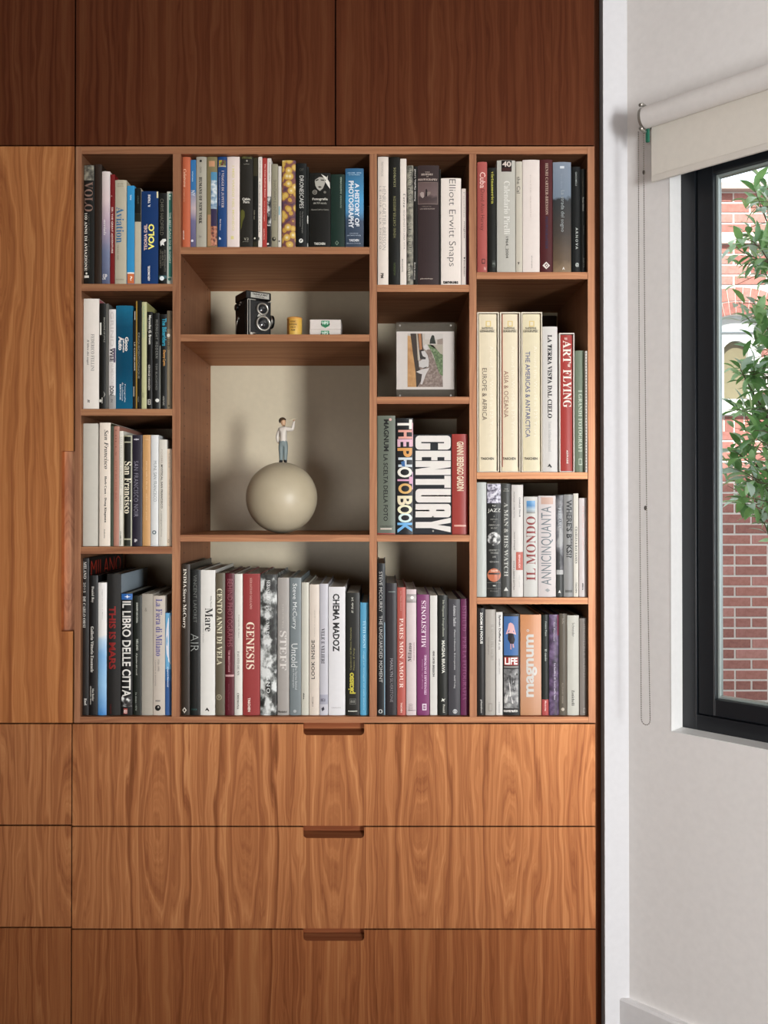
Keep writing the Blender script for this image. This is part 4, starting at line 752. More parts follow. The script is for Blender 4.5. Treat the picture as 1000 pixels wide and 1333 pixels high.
book(Z, 252, 413, 137, '15161a', 'black book with big multicoloured block letters', marks=[T(c_, 268 + (8 if i % 3 == 1 else 0), 404, a, b, col, 'd', 'n', .06) for i, (c_, a, b, col) in enumerate(cs)] + [Bn(405, 412, 180, 400, 'd8a4b0'), Bn(405, 412, 640, 800, 'c8a0c0'), ('g', [(300, 545), (335, 535), (338, 590), (310, 585)], '3a70b0')])
WHT, DKC = 'd8d2cb', '20232a'
def rr4(x0, x1, y0, y1, r=0, sides='lr'):            # block letter body, rounded on the given sides (l = foot, r = head of the letter)
    p = []
    for cx0, cy0, a0, s in ((x1 - r, y0 + r, -90, 'r'), (x1 - r, y1 - r, 0, 'r'), (x0 + r, y1 - r, 90, 'l'), (x0 + r, y0 + r, 180, 'l')):
        if r and s in sides: p += [(cx0 + r * math.cos(math.radians(a0 + 22.5 * i)), cy0 + r * math.sin(math.radians(a0 + 22.5 * i))) for i in range(5)]
        else: p.append((cx0 + (r if s == 'r' else -r), cy0 + (r if a0 in (0, 90) else -r)))
    return p
CENT = [('g', rr4(436, 764, 300, 430, 34), WHT), ('g', rr4(490, 702, 359, 371), DKC), ('g', rr4(574, 646, 371, 431), DKC),
 ('g', rr4(436, 764, 441, 530), WHT), ('g', rr4(495, 583, 500, 531), DKC), ('g', rr4(640, 705, 500, 531), DKC),
 ('g', rr4(436, 764, 536, 666), WHT), ('g', [(436, 592), (582, 592), (436, 612)], DKC), ('g', [(764, 594), (612, 616), (764, 608)], DKC),
 ('g', rr4(705, 764, 674, 786), WHT), ('g', rr4(436, 706, 704, 758), WHT),
 ('g', rr4(436, 764, 796, 922, 34, 'l'), WHT), ('g', rr4(490, 765, 853, 866), DKC),
 ('g', rr4(436, 764, 936, 1060, 30, 'r'), WHT), ('g', rr4(628, 706, 989, 1002), DKC), ('g', rr4(435, 566, 990, 1004), DKC), ('g', [(582, 1062), (598, 1045), (614, 1062)], DKC),
 ('g', [(436, 1104), (580, 1104), (764, 1064), (764, 1112), (640, 1130), (764, 1148), (764, 1200), (580, 1160), (436, 1160)], WHT)]
book(Z, 418, 770, 290, '20232a', 'widest black book filled by huge white condensed capitals', d=.26, marks=[*CENT, ('g', [(600, 1178), (610, 1188), (600, 1198), (590, 1188)], 'a8a49c')], flat=True)
book(Z, 776, 923, 286, 'b53d34', 'bright red book with narrow cream capitals, beside the widest black book', marks=[T('GIANNI BERENGO GARDIN', 820, 884, 355, 815, 'd8c4a8', 'd', 'n', .05, .95), Bn(795, 908, 1130, 1146, 'd8a494')])
# ---- column three, bottom compartment
Z = 'C4'
book(Z, 62, 118, 182, '1c2227', 'tall navy black book with white capitals, first at bottom centre', marks=[T('STEVE MCCURRY', 74, 97, 240, 526, 'b4b4b0', 'd', 'n', 0), T('THE UNGUARDED MOMENT', 74, 97, 552, 1025, 'b4b4b0', 'd', 'n', 0), ('d', 84, 1230, 15, 'b4b4b0'), ('g', [(84, 1218), (92, 1230), (84, 1242), (76, 1230)], '1c2227'), Bn(110, 117, 600, 1260, '7c98a8')], d=.27)
book(Z, 122, 199, 322, '2e2a2f', 'dark plum grey book with grey lettering in lower half of spine', marks=[T('MARILYN', 152, 172, 855, 985, '9c989c', 'd', 'n', 0), T('SILVERSTONE', 152, 172, 995, 1165, '8c888c', 'd', 'n', 0), Bn(140, 188, 380, 386, '7c8884')], d=.26)
book(Z, 203, 263, 352, 'c45c50', 'coral book with spaced white serif capitals, bottom centre', marks=[T('PARIS MON AMOUR', 218, 246, 570, 1065, 'e4c8bc', 'd', 's', -.02), T('Jean Claude Gautrand', 222, 234, 375, 515, 'd49c90', 'd'), T('TASCHEN', 226, 238, 1168, 1238, 'e4c8bc', 'd', 'n', .03)], d=.26)
book(Z, 268, 338, 366, 'c9b9b8', 'pale pink book with a grey picture at its head', marks=[Pc(270, 336, 400, 460, grad('print_grey_sphere', [(0, '7c7470'), (.5, 'b4aca8'), (1, '8c8480')], .3, 60)), ('d', 308, 424, 12, 'e0dad6'), T('Milano', 278, 304, 745, 877, '5c5050', 'u', 's', -.03), T('ritratti di fabbriche', 316, 326, 740, 870, 'b08c8c', 'u'), T('TITO', 284, 312, 1176, 1226, 'a08c8c', 'u', 's', -.02), Bn(276, 334, 1222, 1225, '8c7c7c')])
book(Z, 344, 431, 402, '8c3a74', 'magenta book with white serif capitals reading upward', marks=[T('MILESTONES', 374, 406, 445, 776, 'dcc8d4', 'u', 's', -.02), T('ITINERARI D\'AUTORE', 394, 410, 830, 1112, 'd0b0c8', 'u', 's'), T('fotografie italiane', 376, 386, 860, 1070, 'b884a8', 'u'), Bn(380, 410, 1176, 1222, 'd8c8d4'), Bn(386, 404, 1184, 1214, '8c3a74'), T('DB', 388, 402, 1190, 1208, 'd8c8d4', 'h')])
book(Z, 436, 486, 410, 'ccc9c2', 'slim white book with small dark lettering at bottom centre', 's', marks=[T('HENRI CARTIER', 454, 468, 803, 895, '4c4844', 'd', 'n', .03), T('BRESSON', 454, 468, 902, 985, '4c4844', 'd', 'n', .03)])
book(Z, 489, 559, 408, '1c211a', 'black green book with bold white words and small star', marks=[T('Die Magnum Fotografinnen', 520, 536, 440, 700, '9ca090', 'd', 's'), T('MAGNA BRAVA', 518, 540, 728, 960, 'c8c8bc', 'd', 'n', .04), ('g', [(520, 1136), (530, 1144), (544, 1140), (534, 1150), (538, 1162), (526, 1154), (514, 1160), (520, 1148)], 'd0d0c4'), T('Prestel', 526, 540, 1180, 1240, 'b8b8ac', 'd', 's')])
book(Z, 565, 649, 436, '4b4a4f', 'mid grey book with white italic name and ring emblem', marks=[T('Antanas Sutkus', 600, 620, 475, 628, 'c4c4c4', 'd', 'i', 0), T('Planet Lithuania, Retrospective', 602, 616, 650, 936, 'acacac', 'd', 's'), T('Steidl Verlag', 602, 616, 975, 1066, 'acacac', 'd', 's'), ('d', 612, 1230, 16, 'b8b8b8'), ('d', 612, 1230, 11, '4b4a4f'), T('1', 606, 618, 1218, 1242, 'b8b8b8', 'h')])
book(Z, 653, 708, 433, '7a2c5c', 'plum magenta book with faint lettering, last at bottom centre', marks=[T('ISTITUTO', 664, 694, 480, 660, '9a4c7c', 'd', 's', -.02), T('PER LA FOTOGRAFIA', 666, 694, 700, 1150, '9a4c7c', 'd', 's', -.02)])
# ---- column two, bottom compartment
Z = 'B3'
book(Z, 51, 119, 188, '3a3026', 'tallest dark brown book with bold white serif name, bottom middle', marks=[T('INDIA', 74, 97, 220, 355, 'ded8cc', 'd', 's', 0), T('Steve McCurry', 66, 96, 362, 642, 'ded8cc', 'd', 's', 0), ('g', [(83, 1200), (99, 1221), (83, 1243), (67, 1221)], 'c8c2b6'), ('g', [(83, 1210), (91, 1221), (83, 1233), (75, 1221)], '3a3026')], d=.28)
book(Z, 122, 193, 226, '151917', 'black book with thin silver grey capitals beside tallest brown book', marks=[T('VINCENT LAFORET', 146, 170, 265, 602, '7c807c', 'd', 'n', -.01), T('AIR', 126, 182, 680, 805, '9ca09c', 'd', 'n', -.025), T('PREMIUM', 132, 172, 1210, 1222, '3c6a68', 'h')], d=.27)
book(Z, 196, 299, 229, 'd4d1ca', 'white book with one large black serif word, bottom middle', marks=[T('Mare', 228, 282, 498, 664, '24221f', 'd', 's', -.02), T('Philip Plisson', 264, 276, 412, 494, '9c9892', 'd', 's'), T('a perdita d\'occhio', 210, 222, 600, 745, 'b8b4ae', 'd', 's'), ('g', [(228, 1226), (244, 1202), (260, 1226), (252, 1230), (244, 1214)], '24221f')], d=.27)
book(Z, 303, 368, 252, '6f6550', 'olive taupe book with cream serif capitals and oval emblem', marks=[T('CENTO ANNI DI VELA', 312, 350, 360, 902, 'd4cdb0', 'd', 's', -.02), ('d', 328, 1130, 20, 'a8a084'), ('d', 328, 1130, 15, '6f6550'), T('yc', 318, 338, 1118, 1144, 'a8a084', 'h', 'i')], d=.26)
book(Z, 371, 435, 253, '6c1626', 'deep crimson book with thin pale capitals and pink stripe', marks=[T('BEHIND PHOTOGRAPHS', 388, 422, 293, 772, 'b06a74', 'd', 'n', -.015), T('TIM MANTOANI', 392, 406, 795, 950, 'c48c90', 'd', 'n', .02), Bn(372, 434, 970, 984, 'c49898'), T('Archiving Photographic Legends', 390, 402, 1035, 1220, '9c505c', 'd')], d=.26)
book(Z, 438, 493, 256, 'd0cdc4', 'white book with small grey serif lines, beside the crimson book', marks=[T('Fotografie di Mare', 462, 474, 545, 710, 'a8a49c', 'd', 's'), T('FAUSTO DE NN', 456, 472, 805, 975, '7c7870', 'd', 's', -.01), T('CREMONA', 456, 470, 1100, 1215, '6c6860', 'd', 's')], d=.26)
book(Z, 497, 617, 256, 'ad3d3c', 'wide rosy red book with large cream serif capitals', marks=[T('GENESIS', 520, 578, 598, 932, 'e4d2bc', 'd', 's', -.03), T('SEBASTIAO SALGADO', 546, 562, 285, 505, 'd09c90', 'd', 's', -.01), T('TASCHEN', 532, 550, 1134, 1232, 'e8d8cc', 'd', 'n', .05)], d=.27)
book(Z, 621, 736, 260, BW2, 'wide black and white mountain patterned book', marks=[T('SEBASTIAO', 665, 690, 300, 440, 'd8dad8', 'd', 's', -.02), T('PROFUMO DI', 660, 684, 480, 700, 'c8cac8', 'd', 's', -.02), T('SOGNO', 664, 690, 900, 1100, 'd8dad8', 'd', 'n', .0, 1.3), T('contrasto', 668, 680, 1130, 1220, 'd8dad8', 'd')], d=.26)
Z = 'B4'
book(Z, 35, 116, 283, 'a39d97', 'light grey taupe book with large pale embossed letters', marks=[T('STEFF', 50, 98, 660, 938, 'cdc8c2', 'd', 's', -.03), T('OBERTO', 66, 80, 470, 640, 'b0aaa4', 'd', 's'), T('Mondadori', 40, 102, 1224, 1240, '4c4844', 'h')], d=.26)
book(Z, 121, 201, 283, '7c8688', 'blue grey book with white sans serif name, bottom middle', marks=[T('Steve McCurry', 134, 172, 324, 648, 'd6d8d6', 'd', 'n', 0), T('Untold', 132, 176, 750, 916, 'd6d8d6', 'd', 'n', 0), T('The Stories Behind', 160, 174, 905, 1075, 'b8bcbc', 'd'), T('the Photographs', 140, 154, 925, 1062, 'b8bcbc', 'd'), ('d', 158, 1228, 11, 'a8acac')], d=.26)
book(Z, 204, 256, 317, 'bfbcae', 'slim pale greenish cream book with tiny dark mark', marks=[T('skira', 216, 226, 1100, 1145, '3c3a34', 'd', 'n', .03)], d=.25)
book(Z, 260, 330, 331, 'cdc0b2', 'cream book with dark spaced capitals reading upward', marks=[T('LOOK INSIDE', 274, 299, 725, 1000, '3a342e', 'u', 'n', .015, 1.1), T('il mondo di uno sguardo', 294, 303, 510, 700, 'b8ac9e', 'u'), T('IOMEDIA', 278, 290, 1125, 1195, '9a8e82', 'u')], d=.25)
book(Z, 333, 393, 326, 'b9b7bd', 'lavender white book with dark serif small capitals', marks=[T('VELE E VELIERI', 344, 368, 642, 892, '3c3a42', 'd', 's', -.02), Bn(334, 392, 1112, 1180, 'a4a2b0'), T('IEI', 342, 372, 1140, 1160, '4c4a58', 'h'), ('g', [(346, 1210), (362, 1195), (368, 1215), (352, 1230)], '4c4a58')], d=.25)
book(Z, 397, 514, 348, 'd2d0d1', 'wide white book with bold dark grey capitals, bottom middle', marks=[T('CHEMA MADOZ', 426, 474, 397, 806, '333334', 'd', 'n', .05), T('CONTRASTO', 416, 484, 1200, 1208, 'a8a6a6', 'h')], d=.25)
book(Z, 517, 616, 390, '1e201b', 'black book with chunky yellow lower case letters reading upward', marks=[T('picasso', 536, 588, 955, 1105, 'c8bc3c', 'u', 'n', .07, .85), T('Capolavori dal Museo Nazionale', 548, 562, 635, 938, '8c8a54', 'u'), T('Picasso di Parigi', 570, 584, 782, 938, '8c8a54', 'u'), T('Il Sole 24', 558, 572, 422, 535, 'b8b8ac', 'u', 'i'), Bn(546, 590, 1140, 1180, '6c6c64'), Bn(550, 586, 1144, 1176, '1e201b'), T('88', 552, 584, 1150, 1170, '8c8c84', 'h'), Bn(534, 600, 1225, 1231, 'c8c8bc')], d=.24)
book(Z, 621, 678, 460, '55a6cc', 'short bright cyan book, last in the bottom middle row', marks=[T('TUTTI SOGNI', 640, 658, 588, 780, 'b8d8e4', 'd', 's', 0), T('viaggi per immagini nel cielo azzurro', 640, 652, 800, 1220, '9ccadc', 'd')])
# ---------------------------------------------------------------- things on the shelves
# twin-lens camera, turned a little to the right
zc = Z_(435.2) + .0004
c0 = P(331, 435, .10); rot = math.radians(31)
cam_t = thing('twin_lens_camera', 'black vintage twin-lens camera with silver lens rings on the upper shelf', 'camera', (c0.x, .10, zc))
cam_t.rotation_euler = (0, 0, rot)
def part(name, mb, mat, parent, kind=None):                      # mesh given in the parent's own space
    return mb.build(name, mat, parent, kind, off=Vector((0, 0, 0)))
LEA = paint('0d0c0b', .6, 0, .3); BLK = paint('080808', .35, 0, .35); CHR = paint('b4b2aa', .28, .9); SLV = paint('a9a79e', .4, .6)
part('body', MB().box(-.034, .034, -.022, .048, .001, .103, c=.004), LEA, cam_t)
part('focusing_hood', MB().box(-.035, .035, -.030, .046, .1035, .124, c=.003), BLK, cam_t)
fp = MB().box(-.033, .033, -.034, -.0225, .004, .102, c=.004); fp_o = part('front_plate', fp, BLK, cam_t)
tr_ = MB()
for x_ in (-.0325, -.0265): tr_.box(x_ - .0007, x_ + .0007, -.0353, -.0338, .006, .100)
tr_.box(-.0325, -.010, -.0353, -.0338, .0995, .101).box(-.0325, -.010, -.0353, -.0338, .005, .0065).box(.024, .033, -.0353, -.0338, .0975, .099)
part('trim', tr_, CHR, cam_t)
def lens(cx_, cz_, r, name, deep):
    m_ = MB(); pr = [(r * .78, 0), (r, .001), (r, .006), (r * .93, .009), (r * .76, .009), (r * .72, .004)]
    n_ = 28; vs = []
    for rr, dd in pr:
        for i in range(n_):
            t_ = 6.28318 * i / n_; vs.append((cx_ + rr * math.cos(t_), -.0345 - dd * deep, cz_ + rr * math.sin(t_)))
    m_.add(vs, [(k * n_ + i, k * n_ + (i + 1) % n_, (k + 1) * n_ + (i + 1) % n_, (k + 1) * n_ + i) for k in range(len(pr) - 1) for i in range(n_)], 0, True)
    o_ = part(name, m_, CHR, cam_t)
    part('lens_barrel', MB().cyl((cx_, -.0345, cz_), (cx_, -.0365, cz_), r * .78, n=24), BLK, o_)
    g_ = MB(); g_.sphere((cx_, -.0345, cz_), r * .56, 10, sc_=(1, 1, 1)); g_.v = [(v[0], -.0355 + (v[1] + .0345) * .45, v[2]) for v in g_.v]
    part('lens_glass', g_, paint('15161c', .04, 0, .9), o_)
lens(.006, .0775, .0165, 'viewing_lens_ring', 1.0)
lens(.008, .0405, .0205, 'taking_lens_ring', 1.1)
br = MB(); br.extrude([(-.007, .057), (.018, .057), (.014, .066), (-.003, .066)], -.0372, -.0345); part('lens_bridge', br, SLV, cam_t)
part('focusing_knob', MB().cyl((.0345, 0, .055), (.040, 0, .055), .012, n=24).cyl((.040, 0, .055), (.0455, 0, .055), .0165, n=28).cyl((.0455, 0, .055), (.050, 0, .055), .0175, n=28), BLK, cam_t)
part('knob_band', MB().cyl((.0405, 0, .055), (.0445, 0, .055), .0171, n=28), CHR, cam_t)
npl = part('name_plate', MB().box(-.022, .028, -.0313, -.0302, .1065, .120), SLV, cam_t)
q = text_mb(MB(), 'YASHICA MAT', -.018, .024, .1185, .1130, 'h', lambda x: -.0316, 'n', 1, .03); q = text_mb(q, 'COPAL', -.010, .016, .1110, .1080, 'h', lambda x: -.0316, 'n', 1, .03)
part('lettering', q, BLK, npl)
part('shutter_lever', MB().tube([(-.024, -.036, .010), (-.018, -.040, .014), (-.010, -.040, .013)], .0022).cyl((-.024, -.034, .012), (-.024, -.040, .012), .004, n=14), CHR, cam_t)
part('strap_lug', MB().cyl((-.034, .005, .098), (-.0375, .005, .098), .0028, n=12).cyl((-.034, .014, .094), (-.0365, .014, .094), .0022, n=12), CHR, cam_t)
part('side_latch', MB().cyl((-.034, .022, .060), (-.037, .022, .060), .004, n=14).tube([(-.0365, .022, .058), (-.0365, .032, .045), (-.0365, .036, .02)], .001), CHR, cam_t)
part('winding_knob', MB().cyl((-.034, .030, .090), (-.040, .030, .090), .008, n=20), BLK, cam_t)
# roll of film
c0 = P(383.5, 435, .07)
fr_ = thing('film_roll', 'yellow paper film roll with small black print between camera and white boxes', 'film roll', (c0.x, .07, zc))
YEL = pic('film_paper', [(.3, 'cf9a3c'), (.55, 'dcb24e'), (.8, 'e6c56a')], 30, rough=.5)
R_ = .0185; Hh = (435.2 - 407) * K * 1.035
part('wrap', MB().lathe([(R_ * .7, .0005), (R_, .0005), (R_, Hh * .92), (R_ * .96, Hh * .93), (R_ * .96, Hh * .91), (R_ * .5, Hh * .91)], 28), YEL, fr_)
part('flap', MB().lathe([(R_ * 1.01, Hh * .04), (R_ * 1.04, Hh * .5), (R_ * 1.03, Hh * .9)], 28), YEL, fr_)
part('end_flange', MB().lathe([(R_ * .55, Hh * .90), (R_ * 1.07, Hh * .90), (R_ * 1.07, Hh * .93), (R_ * 1.02, Hh * .985), (R_ * .9, Hh * .96), (R_ * .5, Hh * .94)], 24), paint('d89a48', .5), fr_)
stp = MB(); n_ = 6; a0 = math.radians(-62)
for (za, zb2) in ((.02, .9),):
    vs = [(R_ * 1.052 * math.sin(a0 + i * .09), -R_ * 1.052 * math.cos(a0 + i * .09), Hh * z_) for z_ in (za, zb2) for i in range(n_)]
    stp.add(vs, [(i, i + 1, n_ + i + 1, n_ + i) for i in range(n_ - 1)])
part('paper_seam', stp, paint('9c6424', .6), fr_)
q = MB()
for i, (s_, wd) in enumerate((('KODAK', .013), ('PROFESSIONAL', .020), ('TRI-X', .014), ('FILM', .010))):
    zt3 = Hh * (.80 - .13 * i)
    g = glyphs(s_, 'n', 1, .02)
    vs = []
    for u, v in g[0]:
        a = ((u - .5) * wd - .002) / R_; vs.append((R_ * 1.06 * math.sin(a), -R_ * 1.06 * math.cos(a), zt3 - .0042 + v * .0042))
    q.add(vs, g[1])
part('lettering', q, paint('3a2a14', .6), fr_)
# two white film boxes, one on the other
WB = paint('d8cec6', .5); GRN = paint('1f8a56', .5)
bh = (435.2 - 409.2) / 2 * K * 1.035 - .0002
for i in range(2):
    c0 = P(423.3, 435, .07)
    z_ = zc + i * (bh + .0003)
    bx = thing('film_box', 'white cardboard film box with green emblem, %s of the stacked pair' % ('lower' if i == 0 else 'upper'), 'box', (c0.x + (.0006 if i else 0), .10, z_), 'stacked white film boxes')
    hwx = 20.2 * K * 1.033
    part('carton', MB().box(-hwx, hwx, -.03, .04, 0, bh, c=.0008), WB, bx)
    y_ = lambda x: -.0304
    e_ = MB().box(-.0105, .0105, -.0303, -.0301, bh * .34, bh * .88)
    e2 = part('emblem', e_, GRN, bx)
    e3 = MB(); e3.add([(-.0095, -.0303, bh * .34), (0, -.0303, bh * .14), (.0095, -.0303, bh * .34)], [(0, 1, 2)]); part('emblem', e3, GRN, bx)
    q = text_mb(MB(), 'HPS', -.008, .008, bh * .80, bh * .50, 'h', lambda x: -.0306, 'n', 1, .05); part('lettering', q, paint('e6efe6', .5), e2)
    q = text_mb(MB(), 'PLUS', -.006, .006, bh * .42, bh * .30, 'h', lambda x: -.0306, 'n', 1, .03)
    for s_ in (-1, 1): q.add([(s_ * .0095 + a * .002, -.0306, bh * .52 + b * .002) for a, b in ((-1, -1), (1, -1), (1, 1), (-1, 1))], [(0, 1, 2, 3)])
    part('lettering', q, paint('1c2420', .5), bx)
# framed photo: acrylic block with magnets
zp = Z_(516.4) + .0004
YP = .07
x0_, x1_ = P(516, 470, YP).x, P(592.3, 470, YP).x; zt4 = P(550, 419.3, YP).z
fr_ = thing('photo_block', 'clear acrylic block holding a matted colour photo of a village path', 'picture frame', ((x0_ + x1_) / 2, YP, zp))
ac = bpy.data.materials.new('acrylic'); ac.use_nodes = True; nt = ac.node_tree; nt.nodes.remove(nt.nodes['Principled BSDF'])
tr = nt.nodes.new('ShaderNodeBsdfTransparent'); tr.inputs[0].default_value = (.9, .9, .88, 1)
gl = nt.nodes.new('ShaderNodeBsdfPrincipled'); gl.inputs['Base Color'].default_value = hx('8a8378'); gl.inputs['Roughness'].default_value = .12
mx = nt.nodes.new('ShaderNodeMixShader'); mx.inputs[0].default_value = .28
nt.links.new(tr.outputs[0], mx.inputs[1]); nt.links.new(gl.outputs[0], mx.inputs[2]); nt.links.new(mx.outputs[0], nt.nodes['Material Output'].inputs[0])
MB().box(x0_, x1_, YP + .0022, YP + .012, zp, zt4, c=.0005).build('back_plate', ac, fr_)
fa = bpy.data.materials.new('acrylic_front'); fa.use_nodes = True; nt = fa.node_tree; nt.nodes.remove(nt.nodes['Principled BSDF'])
tr = nt.nodes.new('ShaderNodeBsdfTransparent'); gl = nt.nodes.new('ShaderNodeBsdfGlossy'); gl.inputs['Roughness'].default_value = .05
mx = nt.nodes.new('ShaderNodeMixShader'); mx.inputs[0].default_value = .04
nt.links.new(tr.outputs[0], mx.inputs[1]); nt.links.new(gl.outputs[0], mx.inputs[2]); nt.links.new(mx.outputs[0], nt.nodes['Material Output'].inputs[0])
MB().box(x0_, x1_, YP - .008, YP, zp, zt4, c=.0005).build('front_plate', fa, fr_)
tq = lambda x, y: (510 + x / 11.11, 415 + y / 11.11)
def pw(x, y, l=0): v = P(*tq(x, y), YP); return (v.x, YP + .0016 - .00012 * l, v.z)
pr_ = MB(); a = pw(70, 182); b = pw(905, 1020); pr_.box(a[0], b[0], YP + .0016, YP + .002, b[2], a[2])
pr_o = pr_.build('print', paint('ddd4cc', .6), fr_)
lay = 1
def patch(name, pts, mat, l):
    m_ = MB(); v3 = [pw(x, y, l) for x, y in pts]; m_.add(v3, [tuple(range(len(v3)))]); return m_.build(name, mat if not isinstance(mat, str) else paint(mat, .5), pr_o)
patch('picture', [(230, 212), (742, 212), (742, 985), (230, 985)], 'c9c0b4', 1)
patch('picture_path', [(440, 440), (560, 440), (640, 640), (735, 800), (742, 985), (360, 985), (380, 700)], pic('print_path', [(.3, '6c5a50'), (.5, '8c7a70'), (.7, 'a8968c')], 200), 2)
patch('picture_verge', [(520, 370), (600, 380), (700, 500), (742, 520), (742, 830), (690, 790), (640, 640), (600, 520)], pic('print_grass', [(.3, '4a5c3c'), (.5, '647c50'), (.7, '8c9c78')], 200), 3)
patch('picture_field', [(540, 372), (742, 372), (742, 520), (700, 500), (640, 440)], 'b4aa98', 3)
patch('picture_sky', [(480, 212), (742, 212), (742, 290), (480, 300)], 'd4ccc4', 3)
patch('picture_tree', [(548, 360), (556, 300), (580, 240), (600, 232), (616, 250), (625, 300), (640, 360)], '1c2418', 4)
patch('picture_house', [(660, 300), (742, 280), (742, 370), (660, 370)], '9c8c80', 4)
patch('picture_wall', [(230, 240), (275, 250), (345, 760), (362, 985), (230, 985)], pic('print_ochre', [(.3, 'b07c48'), (.6, 'cc9c64')], 60), 4)
patch('picture_doors', [(270, 212), (365, 212), (395, 700), (440, 790), (425, 900), (375, 985), (358, 985), (345, 760), (310, 520)], '35281e', 5)
patch('picture_panel', [(372, 212), (440, 212), (452, 400), (470, 470), (430, 560), (410, 580)], '2c221a', 5)
patch('picture_plank', [(385, 212), (425, 212), (440, 440), (405, 450)], 'b4794c', 6)
patch('picture_plank', [(355, 212), (368, 212), (388, 600), (378, 600)], 'b8a890', 6)
patch('picture_figure', [(460, 400), (495, 365), (520, 390), (532, 440), (490, 455)], 'd4d0cc', 7)
patch('picture_figure', [(430, 470), (480, 460), (520, 530), (538, 600), (535, 690), (470, 715), (395, 690), (395, 620), (440, 590)], 'cfcac6', 7)
patch('picture_figure', [(425, 470), (450, 540), (495, 560), (490, 585), (420, 585), (405, 520)], '2a2624', 8)
patch('picture_figure', [(455, 708), (510, 690), (500, 710), (460, 718)], '2a2624', 8)
patch('picture_figure', [(355, 765), (440, 730), (548, 710), (500, 790), (440, 950), (418, 945), (440, 800), (400, 790)], 'd0c8c4', 8)
for mxx, myy in ((120, 98), (854, 98), (120, 1110), (854, 1110)):
    v = P(*tq(mxx, myy), YP - .008); MB().cyl((v.x, YP - .0105, v.z), (v.x, YP - .0082, v.z), .0024, n=14).build('magnet', paint('c8c4bc', .3, .8), fr_)

# ---------------------------------------------------------------- ball sculpture with a figurine
YB = .115
zs2 = Z_(696.2) + .0003
cb = P(366.8, 650, YB); Rb = 46.2 / F * (D + YB)
st = thing('figurine_sculpture', 'beige ball with a small boy figurine launching a paper plane on top', 'sculpture', (cb.x, YB, zs2))
bm_ = pic('ball_plaster', [(.3, 'b3a68c'), (.5, 'beb196'), (.7, 'c6baa0')], 7, rough=.42)
part('ball', MB().sphere((0, 0, Rb), Rb, 32), bm_, st)
zf0 = 2 * Rb - .0012
pxk = (D + YB) / F
hf = 61 * pxk                               # figure height from shoe soles to hair
def fz(y): return zf0 + (604.5 - y) * pxk     # picture row -> height on the figure
def fx(x): return (x - 367.5) * pxk
fo = P(367.5, 604, YB).x - cb.x
q7 = lambda x, y, dpt=0.0: Vector((fo + fx(345 + x / 16.65), dpt, fz(535 + y / 16.65)))
me = bpy.data.meshes.new('figure'); J = {}; vs = []; rs = []; es = []
def jt(n_, x, y, r, dpt=0.0, to=None):
    J[n_] = len(vs); vs.append(q7(x, y, dpt)); rs.append(r * (1.36 if n_ in ('hip', 'waist', 'chest', 'neck0') else 1.0 if n_ in ('neck', 'jaw') else 1.12 if n_ in ('head', 'crown') else 1.22) * pxk / 16.65)
    if to: es.append((J[to], J[n_]))
jt('hip', 398, 730, 92); jt('waist', 400, 660, 90, 0, 'hip'); jt('chest', 396, 520, 96, 0, 'waist'); jt('neck0', 398, 420, 84, 0, 'chest'); jt('neck', 402, 378, 34, 0, 'neck0')
jt('jaw', 405, 340, 44, -.001, 'neck'); jt('head', 392, 270, 72, 0, 'jaw'); jt('crown', 388, 220, 58, 0, 'head')
jt('rsh', 460, 425, 52, -.001, 'neck0'); jt('rel', 595, 440, 42, -.003, 'rsh'); jt('rfa', 615, 350, 34, -.003, 'rel'); jt('rwr', 630, 272, 22, -.003, 'rfa'); jt('rhd', 635, 240, 24, -.003, 'rwr')
jt('lsh', 330, 430, 50, 0, 'neck0'); jt('lel', 262, 600, 38, .001, 'lsh'); jt('lwr', 285, 710, 26, 0, 'lel'); jt('lhd', 300, 735, 22, 0, 'lwr')
jt('lth', 350, 790, 62, 0, 'hip'); jt('lkn', 350, 930, 50, 0, 'lth'); jt('lan', 350, 1095, 42, 0, 'lkn'); jt('lft', 350, 1130, 38, -.001, 'lan'); jt('lto', 335, 1138, 26, -.010, 'lft')
jt('rth', 442, 790, 60, 0, 'hip'); jt('rkn', 446, 930, 48, 0, 'rth'); jt('ran', 440, 1095, 40, 0, 'rkn'); jt('rft', 440, 1130, 38, -.001, 'ran'); jt('rto', 470, 1138, 26, -.009, 'rft')
me.from_pydata(vs, es, []); fo_ = bpy.data.objects.new('figure', me); COL.objects.link(fo_)
sk = fo_.modifiers.new('skin', 'SKIN'); sk.use_smooth_shade = True
for i, r_ in enumerate(rs): me.skin_vertices[0].data[i].radius = (r_, r_ * (.66 if i < 4 else .9)); 
me.skin_vertices[0].data[0].use_root = True
ss_ = fo_.modifiers.new('sub', 'SUBSURF'); ss_.levels = 2; ss_.render_levels = 2
bpy.context.view_layer.update()
dg = bpy.context.evaluated_depsgraph_get(); mm = bpy.data.meshes.new_from_object(fo_.evaluated_get(dg))
bpy.data.objects.remove(fo_)
mats = [paint('d8cfc4', .5), paint('7d8a8a', .6), paint('191716', .4), paint('c79f7c', .5)]
mm.materials.clear()
for m_ in mats: mm.materials.append(m_)
zneck = q7(0, 372).z; zw = q7(0, 688).z; zsh = q7(0, 1100).z; zhand = q7(0, 262).z
for p_ in mm.polygons:
    c_ = p_.center; arm_l = c_.x < q7(312, 0).x and c_.z < q7(0, 725).z and c_.z > q7(0, 770).z
    if c_.z > zneck and c_.x < q7(500, 0).x: p_.material_index = 3
    elif c_.z > zhand and c_.x > q7(560, 0).x: p_.material_index = 3
    elif arm_l: p_.material_index = 3
    elif c_.z > zw or (c_.x < q7(306, 0).x and c_.z > q7(0, 725).z): p_.material_index = 0
    elif c_.z > zsh: p_.material_index = 1
    else: p_.material_index = 2
    p_.use_smooth = True
